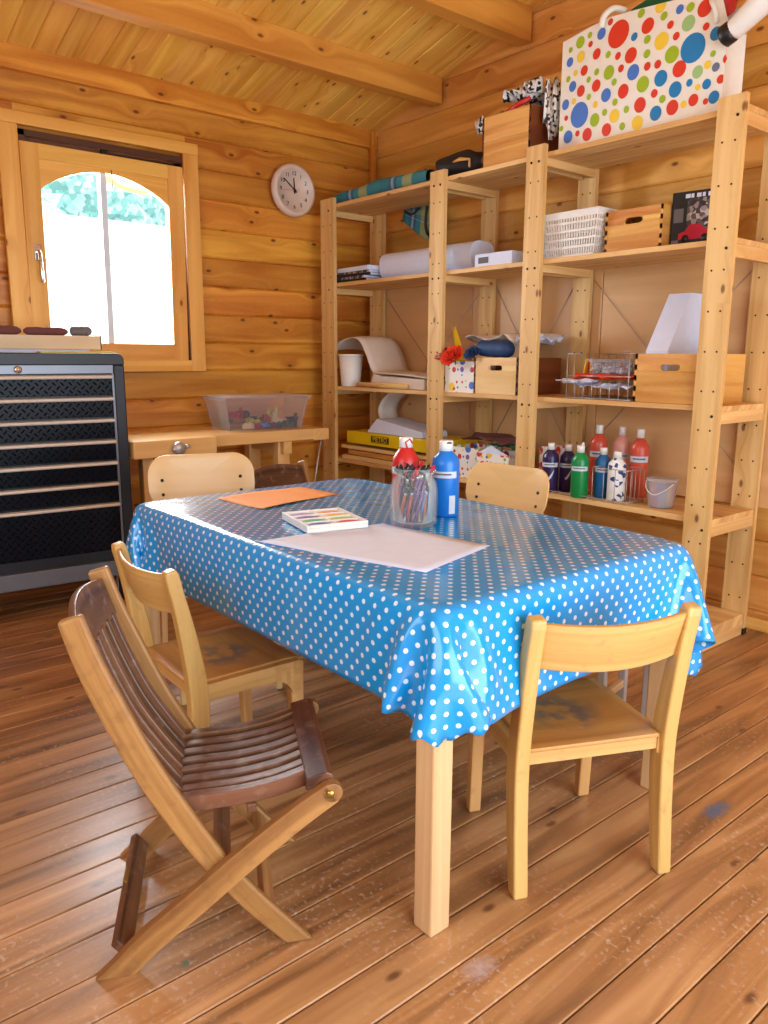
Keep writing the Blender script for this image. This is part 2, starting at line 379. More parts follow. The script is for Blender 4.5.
        return s.faces(vs, fs, uvs=U, mi=mi, smooth=smooth)
    def cut(s, z=0.):
        r = bmesh.ops.bisect_plane(s.bm, geom=s.bm.verts[:]+s.bm.edges[:]+s.bm.faces[:], plane_co=(0, 0, z), plane_no=(0, 0, -1), clear_outer=True)
        ed = [e for e in r['geom_cut'] if isinstance(e, bmesh.types.BMEdge)]
        bmesh.ops.contextual_create(s.bm, geom=ed); return s
    def done(s, name, mat, parent=None, bevel=0, loc=None, rot=None, wn=False, seg=2):
        me = bpy.data.meshes.new(name); bmesh.ops.recalc_face_normals(s.bm, faces=s.bm.faces)
        s.bm.to_mesh(me); s.bm.free()
        o = bpy.data.objects.new(name, me); COL.objects.link(o)
        for m in (mat if isinstance(mat, (list, tuple)) else [mat]): me.materials.append(M[m] if isinstance(m, str) else m)
        if parent: o.parent = parent
        if loc: o.location = loc
        if rot: o.rotation_euler = rot
        if bevel:
            b = o.modifiers.new('Bevel', 'BEVEL'); b.width = bevel; b.segments = seg; b.limit_method = 'ANGLE'; b.angle_limit = R(40); b.harden_normals = False
        return o

def tag(o, label, cat, group=None, kind=None):
    if label: o['label'] = label
    if cat: o['category'] = cat
    if group: o['group'] = group
    if kind: o['kind'] = kind
    return o
def thing(name, label, cat, loc=(0, 0, 0), rz=0, group=None):
    o = bpy.data.objects.new(name, None); COL.objects.link(o); o.empty_display_size = .05
    o.location = loc; o.rotation_euler = (0, 0, rz); return tag(o, label, cat, group)
def struct(o, label=None):
    o['kind'] = 'structure'
    if label: o['label'] = label
    return o
def dup(root, loc, rz, label, group=None):
    r = root.copy(); COL.objects.link(r); r.location = loc; r.rotation_euler = (0, 0, rz); r['label'] = label
    if group: r['group'] = group
    for ch in list(root.children):
        c = ch.copy(); COL.objects.link(c); c.parent = r
        for g in list(ch.children):
            d = g.copy(); COL.objects.link(d); d.parent = c
    return r
def spline(pts, n=8):
    """Catmull-Rom through points"""
    p = [Vector(q) for q in pts]; out = []
    for i in range(len(p)-1):
        a, b, c, d = p[max(i-1, 0)], p[i], p[i+1], p[min(i+2, len(p)-1)]
        for k in range(n):
            t = k/n
            out.append(.5*((2*b)+(c-a)*t+(2*a-5*b+4*c-d)*t*t+(3*b-a-3*c+d)*t**3))
    return out+[p[-1]]
def text(s, size, name, mat, parent, loc, rot, ext=.0004, align='CENTER'):
    cu = bpy.data.curves.new(name, 'FONT'); cu.body = s; cu.size = size; cu.extrude = ext; cu.align_x = align; cu.align_y = 'CENTER'
    t = bpy.data.objects.new('tmp', cu); COL.objects.link(t)
    dg = bpy.context.evaluated_depsgraph_get(); me = bpy.data.meshes.new_from_object(t.evaluated_get(dg))
    bpy.data.objects.remove(t); o = bpy.data.objects.new(name, me); COL.objects.link(o); me.materials.clear(); me.materials.append(M[mat])
    o.parent = parent; o.location = loc; o.rotation_euler = rot; return o

# ------------------------------------------------------------------ room shell
YB, XR, YF, XL = 4.38, 3.56, -1.3, -1.0
YRIDGE = 1.55; SL = .26
def zc(y): return 2.70+SL*(YB-y) if y > YRIDGE else 2.70+SL*(YB-YRIDGE)-SL*(YRIDGE-y)
BH = .165
def wall_boards(g, along, a0, a1, fixed, inward, zoff, holes=(), top=None):
    """stack of chamfered log boards; along='x' or 'y'; holes=(lo,hi,z0,z1)"""
    z = zoff
    while z < 3.6:
        z1 = z+BH; segs = [(a0, a1)]; part = []
        if z >= (2.70 if top is None else 99) and along == 'x': break
        for (h0, h1, hz0, hz1) in holes:
            if z1 > hz0+.01 and z < hz1-.01:
                ns = []
                for s0, s1 in segs:
                    if h0 > s0: ns.append((s0, min(h0, s1)))
                    if h1 < s1: ns.append((max(h1, s0), s1))
                segs = ns
                if z < hz0-.01: part.append((max(h0, a0), min(h1, a1), z, hz0))
                if z1 > hz1+.01: part.append((max(h0, a0), min(h1, a1), hz1, z1))
        th, ch = .045, .009
        for s0, s1, za_, zb_ in [(p, q, z, z1) for p, q in segs]+part:
            if s1-s0 < .02: continue
            prof = [(0, za_), (0, zb_), (th-ch-.004, zb_), (th-ch, zb_-.001), (th, zb_-ch-.001), (th, za_+ch+.001), (th-ch, za_+.001), (th-ch-.004, za_)]
            if along == 'x':
                g.prism([(p, q) for p, q in prof], (s0, fixed+.045*inward*-1, 0), (0, inward, 0), (0, 0, 1), (s1-s0, 0, 0), (1, 0, 0))
            else:
                # clip to the gable
                lo, up = s0, s1
                if zc(YB) < z1:
                    d = (z-2.70)/SL; lo2 = YF_G+max(0, (z-zc(YF_G))/SL) if z > zc(YF_G) else YF_G
                    up = min(s1, YB-max(0, (z-2.70)/SL)); lo = max(s0, lo2)
                if up-lo > .05:
                    g.prism([(p, q) for p, q in prof], (fixed+.045*inward*-1, lo, 0), (inward, 0, 0), (0, 0, 1), (0, up-lo, 0), (0, 1, 0))
        z = z1
YF_G = YF
WIN = (1.25, 2.17, 1.19, 2.33)   # opening in the back wall
g = G(); wall_boards(g, 'x', XL, XR, YB, -1, -.01, [(1.25, 2.17, 1.17, 2.33)])
g.bx(XL, XR, YB-.04, YB+.02, 2.60, 2.75)
struct(g.done('wall_back', 'wall'), 'back wall of orange varnished pine boards')
g = G(); wall_boards(g, 'y', YF, YB, XR, -1, -.01+BH*.5-BH, top=1)
struct(g.done('wall_right', 'wallr'), 'gable wall of pale orange pine boards behind the shelving')
g = G(); wall_boards(g, 'y', YF, YB, XL, 1, -.01+BH*.5-BH, [(.0, 2.2, .9, 2.1)], top=1)  # side opening added out of view, lets fill light in
struct(g.done('wall_left', 'wall'))
g = G(); wall_boards(g, 'x', XL, XR, YF, 1, -.01, [(-.4, 2.6, -.1, 2.2)])  # wide opening added behind the camera for fill light
struct(g.done('wall_front', 'wall'))
# floor boards along X
g = G(); y = YF-.05; W = .1128; y = .626-17*W; k = 0
while y < YB:
    x = XL
    cuts = [XL, XR]
    for a, b in zip(cuts[:-1], cuts[1:]):
        gap = .0016
        y0, y1 = max(y+gap, YF), min(y+W-gap, YB)
        if y1 > y0:
            g.prism([(y0, -.03), (y1, -.03), (y1, -.0025), (y1-.0025, 0), (y0+.0025, 0), (y0, -.0025)], (a, 0, 0), (0, 1, 0), (0, 0, 1), (b-a, 0, 0), (1, 0, 0))
    y += W; k += 1
struct(g.done('floor', 'floor'), 'worn honey brown floorboards with scuffs and a blue paint stain')
g = G(); g.bx(XL-.1, XR+.1, YF-.1, YB+.1, -.08, -.031)
struct(g.done('trim_1', 'black'), 'dark subfloor under the boards')
# ceiling boards run up the slope (Y), width .112
g = G(); x = XL; cw = .112
while x < XR+.05:
    for (ya, yb) in ((YRIDGE, YB+.1), (YF-.1, YRIDGE)):
        za, zb = zc(ya) if ya != YRIDGE else zc(YRIDGE), zc(yb) if yb != YRIDGE else zc(YRIDGE)
        d = Vector((0, yb-ya, zb-za)); n = Vector((1, 0, 0)).cross(d).normalized()
        if n.z > 0: n = -n
        g.prism([(.0008, 0), (cw-.0008, 0), (cw-.0008, -.012), (cw-.005, -.018), (.005, -.018), (.0008, -.012)], Vector((x, ya, za))-n*.018, (1, 0, 0), -n, d, d)
    x += cw
struct(g.done('ceiling', 'ceil'), 'sloping ceiling of knotty varnished pine boards')
for i, (yb, zb, h) in enumerate(((3.69, 2.73, .15), (3.01, 2.885, .17), (2.33, 3.05, .19), (YRIDGE-.05, 3.2, .25), (.6, 3.05, .15))):
    g = G(); g.bx(XL, XR-.03, yb, yb+.095, zb, zc(yb)+.0 if i != 3 else zc(YRIDGE)-.02)
    struct(g.done('trim_%d' % (i+2), 'beam', bevel=.006), 'pine purlin under the ceiling')
# corner trim strips
g = G(); g.bx(XR-.075, XR-.045, YB-.075, YB-.045, 0, 2.7, 'z'); struct(g.done('trim_8', 'wall', bevel=.003))
g = G(); g.bx(XR-.058, XR-.045, YF, YB-.08, 0, .055, 'y'); struct(g.done('baseboard_right', 'wallr', bevel=.003))
g = G(); g.bx(XL, XR-.08, YB-.058, YB-.045, 0, .055, 'x'); struct(g.done('baseboard_back', 'wall', bevel=.003))

# ------------------------------------------------------------------ window
yw = YB-.045
w = thing('window_1', None, None, (0, 0, 0)); w['kind'] = 'structure'; w['label'] = 'tilted pine window with an arched light and a silver handle'
g = G()
g.bx(1.152, 1.248, yw-.022, yw, 1.14, 2.345, 'z'); g.bx(2.125, 2.215, yw-.022, yw, 1.14, 2.345, 'z')
g.bx(1.152, 2.215, yw-.024, yw, 2.345, 2.405, 'x'); g.bx(1.248, 2.125, yw-.022, yw, 1.14, 1.205, 'x')
g.done('casing', 'frame', w, bevel=.004)
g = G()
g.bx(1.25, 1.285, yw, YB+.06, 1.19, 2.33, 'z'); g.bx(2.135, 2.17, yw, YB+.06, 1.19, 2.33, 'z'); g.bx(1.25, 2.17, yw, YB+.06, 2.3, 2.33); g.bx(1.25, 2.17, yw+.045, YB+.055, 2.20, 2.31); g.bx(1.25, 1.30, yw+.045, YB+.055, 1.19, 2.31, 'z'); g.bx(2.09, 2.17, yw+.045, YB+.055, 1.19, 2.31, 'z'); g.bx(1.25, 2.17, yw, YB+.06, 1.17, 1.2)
g.done('jamb', 'shade_brown', w, bevel=.002)  # back strips added to block light through the gap, coloured as its shade
sash = bpy.data.objects.new('sash', None)
# sash built in its own frame (hinged at the bottom, tipped into the room)
g = G(); X0, X1, Z0, Z1 = 1.245, 2.105, .0, 1.06; st = .088; zsill = .09
g.bx(X0, X0+st, -.03, .02, Z0, Z1, 'z'); g.bx(X1-st, X1, -.03, .02, Z0, Z1, 'z')
g.bx(X0+st, X1-st, -.03, .02, Z1-.07, Z1); g.bx(X0+st, X1-st, -.03, .02, Z0, zsill)
# arched head board
a0, a1 = X0+st, X1-st; zs = .845; rise = .125; n = 22
poly = [(a0, Z1-.07)]
for i in range(n+1):
    t = i/n; poly.append((a0+(a1-a0)*t, zs+rise*math.sin(math.pi*t)**.8))
poly += [(a1, Z1-.07)]
vs = [(x, y, z) for y in (-.02, .01) for (x, z) in poly[1:-1]+[(x, Z1-.07) for (x, z) in poly[1:-1]]]
m_ = n+1; fs = []
for i in range(n): fs += [(i, i+1, m_+i+1, m_+i), (2*m_+i+1, 2*m_+i, 3*m_+i, 3*m_+i+1), (i+1, i, 2*m_+i, 2*m_+i+1)]
g.faces(vs, fs, (1, 0, 0))
S = g.done('sash', 'frame', w, bevel=0, loc=(0, yw+.012, 1.205), rot=(R(1.3), 0, 0))
g = G(); g.bx(a0, a1, -.004, .0, zsill, .99); g.done('pane', 'winglass', S)
g = G(); mx = (a0+a1)/2-.015
g.bx(mx-.016, mx+.016, -.009, .009, zsill, .97, 'z'); g.bx(a0, a1, -.006, .006, .505, .512)
g.done('glazing_bar', plain('grey_white_bar', srgb(222, 232, 244), .5), S)
g = G(); g.bx(X0+.032, X0+.062, -.045, -.03, .50, .575); g.tube([(X0+.047, -.045, .54), (X0+.047, -.065, .54), (X0+.049, -.07, .53), (X0+.053, -.068, .42), (X0+.055, -.066, .39)], .009, 10)
g.done('handle', 'chrome', S, bevel=.003)
g = G(); g.bx(1.655, 1.685, yw-.034, yw-.01, 2.245, 2.29); g.bx(1.67, 2.06, yw-.028, yw-.016, 2.262, 2.277); g.tube([(1.70, yw-.03, 2.28), (1.705, yw-.03, 2.1)], .003, 6)
g.done('tilt_stay', 'screw', w, bevel=.002)
g = G(); g.bx(2.128, 2.142, yw-.012, yw-.002, 1.20, 1.36); g.bx(2.128, 2.14, yw-.012, yw-.002, 1.78, 2.0); g.done('hinge', 'steel', w, bevel=.002)
# outside, seen bright through the window
g = G(); g.bx(-3, 9, 10.6, 10.8, -.3, 2.98); tag(g.done('garden_wall', plain('white_render', srgb(245, 248, 252), .9)), 'bright white garden wall outside the window', 'wall')
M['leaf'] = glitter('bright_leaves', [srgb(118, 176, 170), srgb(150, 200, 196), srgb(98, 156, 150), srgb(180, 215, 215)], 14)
def blob(seed, c, r, amp):
    rr = random.Random(seed); g = G(); bm = g.bm
    bmesh.ops.create_icosphere(bm, subdivisions=4, radius=1)
    ph = [(rr.uniform(2, 9), rr.uniform(2, 9), rr.uniform(2, 9), rr.uniform(0, 6)) for _ in range(6)]
    for v in bm.verts:
        k = 1+sum(amp*math.sin(a*v.co.x+b*v.co.y+d*v.co.z+e) for a, b, d, e in ph)/3
        v.co = Vector((v.co.x*r[0]*k, v.co.y*r[1]*k, v.co.z*r[2]*k))+Vector(c)
    return g
for i, (cx, cy, cz, rad, lab) in enumerate(((3.5, 12.4, 3.5, (2.0, 1.0, 1.8), 'hazy green treetop seen through the left half of the window arch'), (6.4, 14.9, 3.9, (2.4, 1.2, 2.3), 'hazy green treetop seen through the right half of the window arch'))):
    t = thing('tree', lab, 'tree', (cx, cy, -.28), 0, 'trees beyond the garden wall')
    blob(i, (0, 0, cz), rad, .35).done('foliage', 'leaf', t)
    g = G(); g.tube([(0, 0, 0), (.05, 0, 1.2), (0, 0, 2.6)], [.16, .13, .1]); g.done('trunk', 'teak', t)
g = G(); cxr, czr, rr_ = 2.52, 2.86, .42
g.tube([(cxr+rr_*math.cos(2*math.pi*k/40), 5.9, czr+rr_*math.sin(2*math.pi*k/40)) for k in range(40)], .028, 8, closed=True)
hp = thing('garden_hoop', None, None, (cxr, 5.9, -.28)); o = g.done('ring', plain('pale_yellow_tube', srgb(250, 225, 150), .5), hp)
for v in o.data.vertices: v.co -= Vector((cxr, 5.9, -.28))
g = G(); g.tube([(-.28, 0, 0), (-.28, 0, 2.84)], .02, 8); g.done('pole', 'plastw', hp)
tag(hp, 'pale yellow hoop on a white pole outside behind the window arch', 'hoop')
g = G(); g.bx(-6, 12, YB+.3, 16, -.35, -.28); struct(g.done('ground', plain('pale_gravel', srgb(215, 215, 205), .9)), 'pale ground outside')

# ------------------------------------------------------------------ wall clock
ck = thing('wall_clock', 'round white wall clock with black numerals on the pine back wall', 'clock', (2.862, yw-.001, 2.245))
RM = Matrix.Rotation(R(90), 3, 'X')
g = G(); g.lathe([(.0, 0), (.155, 0), (.158, .012), (.152, .03), (.138, .04), (.128, .038), (.122, .024)], n=48, rot=RM); g.done('rim', 'clockrim', ck)
g = G(); g.lathe([(0, .024), (.124, .0235)], n=48, rot=RM); g.done('dial', plain('dial_cream', srgb(232, 214, 196), .5), ck)
for k in range(1, 13):
    a = R(90-30*k); text(str(k), .034, 'numeral', 'black', ck, (.098*math.cos(a), -.0255, .098*math.sin(a)), (R(90), 0, 0))
def hand(name, ang, L, wd, y, mat='black', tail=.02):
    g = G(); a = R(90-ang); d = Vector((math.cos(a), 0, math.sin(a))); p = Vector((-d.z, 0, d.x))
    g.prism([(-tail, -wd/2), (L, -wd/2*.6), (L, wd/2*.6), (-tail, wd/2)], (0, y, 0), d, p, (0, -.0015, 0)); return g.done(name, mat, ck)
hand('hour_hand', 357, .072, .011, -.027); hand('minute_hand', 308, .10, .008, -.03); hand('second_hand', 265, .09, .0022, -.033, 'red', .03)
g = G(); g.lathe([(0, .02), (.006, .02), (.006, .036), (0, .037)], n=16, rot=RM); g.done('hub', 'black', ck)

# ------------------------------------------------------------------ shelving unit
XF, XB, PT = 3.0, 3.40, .024      # front face of front posts, front face of rear posts, post thickness
SH = [(.05, .10), (.555, .58), (1.02, 1.042), (1.662, 1.684), (2.135, 2.157)]
su = thing('shelving_unit', 'tall raw pine shelving of three bays along the gable wall', 'shelf', (XF, 1.5, 0))
def ou(x, y, z): return (x-XF, y-1.5, z)
LAD = [(1.525, 1.635), (2.455, 2.56), (3.11, 3.218), (4.09, 4.225)]
LZ = 2.19
for (ya, yb) in LAD:
    for (xa, f) in ((XF, 1), (XB, 0)):
        g = G(); g.bx(xa-XF, xa-XF+PT, ya-1.5, yb-1.5, .025, LZ, 'z')
        for z in np.arange(.17, 2.15, .155):      # peg holes drilled in the post
            for yy in (ya+.03, yb-.03):
                g.lathe([(0, 0), (.0042, 0), (.0042, .0016), (0, .0016)], (xa-XF-.0012, yy-1.5, z), 8, rot=Matrix.Rotation(R(90), 3, 'Y'), mi=1, smooth=False)
        p = g.done('post', ['shelf', 'hole'], su)
        if f:
            for (z0, z1) in SH[1:]:
                ys = [ya+.028] if ya < 2 else [ya+.03, yb-.03]
                if ya > 4: ys = [ya+.05]
                for yy in ys:
                    g = G(); g.lathe([(0, 0), (.0062, 0), (.005, .004), (0, .005)], (xa-XF+.0005, yy-1.5, z0-.018), 10, rot=Matrix.Rotation(R(-90), 3, 'Y'))
                    g.done('screw', 'screw', p)
        g = G(); g.bx(xa-XF-.003, xa-XF+PT+.003, ya-1.5-.003, yb-1.5+.003, 0, .03); g.done('foot', 'black', p, bevel=.002)
    for (z0, z1) in SH:
        for yy in ([ya+.004, yb-.028] if 2 < ya < 4 else ([ya+.006] if ya < 2 else [yb-.03])):
            g = G(); g.bx(PT, XB-XF, yy-1.5, yy-1.5+.022, z0-(.05 if ya < 2 else .036), z0, 'x'); g.done('crosspiece', 'shelf', su, bevel=.002)
for b in range(3):
    y1 = LAD[b+1][0]+(.05 if b < 2 else .125)
    y0 = LAD[b][0]+(.05 if b else .004)
    for k, (z0, z1) in enumerate(SH):
        g = G(); n = 4; wd = (XB-XF-PT-.004)/n
        for i in range(n):
            g.bx(PT+.002+i*wd, PT+.002+(i+1)*wd-.0015, y0+.001-1.5, y1-.001-1.5, z0, z1, 'y')
        g.done('shelf_board', 'shelf', su, bevel=.0015)
for (ya, yb) in ((1.635, 2.455), (2.56, 3.11), (3.22, 4.09)):
    g = G(); g.tube([(XB-XF+PT+.004, ya-1.5, .75), (XB-XF+PT+.004, yb-1.5, 1.62)], .0016, 6); g.tube([(XB-XF+PT+.008, yb-1.5, .75), (XB-XF+PT+.008, ya-1.5, 1.62)], .0016, 6)
    g.done('cross_brace', 'wire', su)
# plywood backing sheets leaning between shelving and wall
for i, (ya, yb, lab) in enumerate(((1.46, 2.40, 'plywood sheet behind the right bay with the paint bottles'), (2.405, 3.30, 'plywood sheet behind the narrow middle bay'), (3.305, 4.25, 'plywood sheet behind the left bay near the corner'))):
    g = G(); g.bx(XB-XF+PT+.012, XB-XF+PT+.022, ya-1.5, yb-1.5, .585, 1.70, 'y' if i != 1 else 'z')
    g.done('back_panel', 'ply', su)

# ------------------------------------------------------------------ table
TX0, TX1, TY0, TY1, TZ = 1.03, 1.965, 1.052, 2.57, .730
tb = thing('table', 'wooden table with square pale oak legs under the dotted oilcloth', 'table', ((TX0+TX1)/2, (TY0+TY1)/2, 0))
cx_, cy_ = (TX0+TX1)/2, (TY0+TY1)/2; hx, hy = (TX1-TX0)/2-.016, (TY1-TY0)/2-.016
g = G(); g.bx(-hx, hx, -hy, hy, TZ-.03, TZ, 'y'); g.done('tabletop', 'leg', tb, bevel=.008)
for sx in (-1, 1):
    for sy in (-1, 1):
        g = G(); g.box((sx*(hx-.012)-(.012 if sx < 0 else 0), sy*(hy-.014), (TZ-.03)/2), (.057, .057, TZ-.03), 'z'); g.done('leg', 'leg', tb, bevel=.005)
g = G()
for sy in (-1, 1): g.bx(-hx+.06, hx-.06, sy*(hy-.03)-.01, sy*(hy-.03)+.01, TZ-.12, TZ-.03)
for sx in (-1, 1): g.bx(sx*(hx-.03)-.01, sx*(hx-.03)+.01, -hy+.06, hy-.06, TZ-.12, TZ-.03, 'y')
g.done('apron', 'leg', tb)

# oilcloth: draped with a small relaxation solver
def STIFF(k, e): return e*k if k > .5 else np.where(e > 0, e*min(1, k*1.5), e*k)
def drape():
    h = .026; OV = dict(l=.29, r=.35, n=.255, f=.25); z0 = TZ+.005
    na = int(round((2*hx+OV['l']+OV['r'])/h)); nb = int(round((2*hy+OV['n']+OV['f'])/h))
    A = np.linspace(TX0-OV['l'], TX1+OV['r'], na+1); B = np.linspace(TY0-OV['n'], TY1+OV['f'], nb+1)
    P = np.zeros((na+1, nb+1, 3)); P[..., 0] = A[:, None]; P[..., 1] = B[None, :]; P[..., 2] = z0
    rng = np.random.RandomState(3)
    P[..., 2] += rng.rand(na+1, nb+1)*.002
    V = np.zeros_like(P); dx = A[1]-A[0]; dy = B[1]-B[0]
    pin = np.zeros((na+1, nb+1), bool)
    pin[(A > TX0+.03) & (A < TX1-.03)] = True
    pin &= ((B > TY0+.03) & (B < TY1-.03))[None, :]
    w = np.where(pin, 0., 1.)
    cons = []
    def add(di, dj, stiff):
        for p in range(2):
            ia = slice(0, na+1-di); 
            if dj >= 0: s1 = (slice(0, na+1-di), slice(0, nb+1-dj)); s2 = (slice(di, na+1), slice(dj, nb+1))
            else: s1 = (slice(0, na+1-di), slice(-dj, nb+1)); s2 = (slice(di, na+1), slice(0, nb+1+dj))
            # colour by parity along the constraint
            I, J = np.meshgrid(np.arange(na+1)[s1[0]], np.arange(nb+1)[s1[1]], indexing='ij')
            key = (I//max(di, 1)) % 2 if di else (J//dj) % 2
            m = key == p
            a = (I[m], J[m]); b = (I[m]+di, J[m]+dj)
            cons.append((a, b, math.hypot(di*dx, dj*dy), stiff))
    add(1, 0, 1.); add(0, 1, 1.); add(1, 1, .3); add(1, -1, .3); add(2, 0, .03); add(0, 2, .03)
    dt = .012
    for it in range(420):
        V[..., 2] -= (9.8 if it < 300 else 1.5)*dt; V *= .985
        Q = P+V*dt*w[..., None]
        for sub in range(9):
            for a, b, L, k in cons:
                d = Q[b]-Q[a]; ln = np.linalg.norm(d, axis=1)+1e-9; wa, wb = w[a], w[b]; ws = wa+wb+1e-9
                c = (STIFF(k, ln-L)/ln/ws)[:, None]*d
                Q[a] += c*wa[:, None]; Q[b] -= c*wb[:, None]
            # table box collision (rounded slightly)
            e = .010
            ins = (Q[..., 0] > TX0-e) & (Q[..., 0] < TX1+e) & (Q[..., 1] > TY0-e) & (Q[..., 1] < TY1+e) & (Q[..., 2] < z0)
            dist = np.stack([Q[..., 0]-(TX0-e), (TX1+e)-Q[..., 0], Q[..., 1]-(TY0-e), (TY1+e)-Q[..., 1], z0-Q[..., 2]], -1)
            k = dist.argmin(-1)
            for ax, sg, lim, kk in ((0, -1, TX0-e, 0), (0, 1, TX1+e, 1), (1, -1, TY0-e, 2), (1, 1, TY1+e, 3), (2, 1, z0, 4)):
                mm = ins & (k == kk); Q[..., ax][mm] = lim
            for (bx0, bx1, by0, by1, bz) in OBST:
                mm = (Q[..., 0] > bx0) & (Q[..., 0] < bx1) & (Q[..., 1] > by0) & (Q[..., 1] < by1) & (Q[..., 2] < bz)
                Q[..., 2][mm] = bz
        V = (Q-P)/dt; P = Q
        if it > 300: V *= .6
    return A, B, P
OBST = [(.85, 1.24, 1.74, 2.24, .385)]
A_, B_, P_ = drape()
g = G(); na, nb = len(A_)-1, len(B_)-1
vs = [Vector(P_[i, j]) for i in range(na+1) for j in range(nb+1)]; w_ = nb+1
def inside(i, j):     # the cloth has rounded corners
    a = A_[0]+(A_[1]-A_[0])*i; b = B_[0]+(B_[1]-B_[0])*j; q = .255
    ex = max(TX0-.0-a, a-TX1, 0); ey = max(TY0-b, b-TY1, 0)
    return math.hypot(ex, ey) < (.238 if a < TX0 else .36)
uvs = [(A_[i], B_[j]) for i in range(na+1) for j in range(nb+1)]
g.faces(vs, [(i*w_+j, (i+1)*w_+j, (i+1)*w_+j+1, i*w_+j+1) for i in range(na) for j in range(nb) if inside(i+.5, j+.5)], uvs=uvs, smooth=True)
bmesh.ops.delete(g.bm, geom=[v for v in g.bm.verts if not v.link_faces], context='VERTS')
o = g.done('tablecloth', 'cloth'); ss = o.modifiers.new('Subdivision', 'SUBSURF'); ss.levels = ss.render_levels = 1
so = o.modifiers.new('Solidify', 'SOLIDIFY'); so.thickness = .0012; so.offset = 1
tag(o, 'shiny sky blue oilcloth with white polka dots draped over the table', 'tablecloth')
ZT = TZ+.0075

# ------------------------------------------------------------------ children's chairs
def kids_chair(label, loc, rz):
    t = thing('school_chair', label, 'chair', loc, rz, 'low beech school chairs at the table')
    W2 = .188
    for s in (-1, 1):
        pts = spline([(s*W2, -.02, 0), (s*W2, .002, .18), (s*W2, .008, .34), (s*W2, -.018, .52), (s*W2, -.055, .69)], 6); n = len(pts)
        ws = [.038+.016*math.sin(math.pi*min(1, i/(n-1)*1.15))**1 for i in range(n)]; ws[-1] = .03
        g = G(); g.sweep(pts, ws, .036, side=(1, 0, 0), flat_ends={0: 0.}); g.done('rear_leg', 'kids', t, bevel=.006, seg=3)
        g = G(); g.sweep([(s*.165, .335, 0), (s*.165, .33, .16), (s*.165, .325, .345)], [.03, .036, .05], .034, side=(1, 0, 0), flat_ends={0: 0.}); g.done('front_leg', 'kids', t, bevel=.005)
        # side rail with a haunch into the front leg
        g = G(); poly = [(-.0, .305), (.25, .305), (.285, .29), (.305, .262), (.305, .35), (-.0, .35)]
        fan = [(-.002, .305), (.25, .305), (.27, .299), (.287, .288), (.30, .272), (.312, .25), (.335, .25), (.338, .352), (-.002, .352)]
        for i in range(6):
            a, b = fan[i], fan[i+1]
            g.prism([a, b, (b[0], .352), (a[0], .352)], (s*.176-.011, 0, 0), (0, 1, 0), (0, 0, 1), (.022, 0, 0), (0, 1, 0))
        g.done('side_rail', 'kids', t)
    g = G(); g.bx(-.165, .165, .0, .018, .315, .35); g.done('apron', 'kids', t, bevel=.002); g = G(); g.bx(-.15, .15, .31, .328, .30, .35); g.done('apron', 'kids', t, bevel=.002)
    g = G()
    g.sheet(lambda u, v: ((u-.5)*.334*(1-.04*v), -.006+v*.352, .358-.010*math.sin(math.pi*v)*math.sin(math.pi*u)-.012*max(0, v-.9)*10*.5), 12, 12, .010, uvs=(.33, .35))
    g.done('seat', 'seatply', t, bevel=.002)
    g = G()
    def bk(u, v):
        x = (u-.5)*.352; bow = -.034*(1-(2*u-1)**2); z = .566+.112*v-(.008*math.sin(math.pi*u) if v > .5 else .012*math.sin(math.pi*u))
        return (x, -.014-.30*(z-.56)+bow, z)
    g.sheet(bk, 16, 5, -.012, uvs=(.37, .11)); g.done('backrest', 'kids', t, bevel=.003)
    return t
chA = kids_chair('beech school chair with its curved back towards the viewer, at the near table end', (1.450, .964, 0), R(-25.6))
chB = dup(chA, (.872, 2.015, 0), R(-90-2), 'low beech school chair pushed in at the left long side of the table', None)

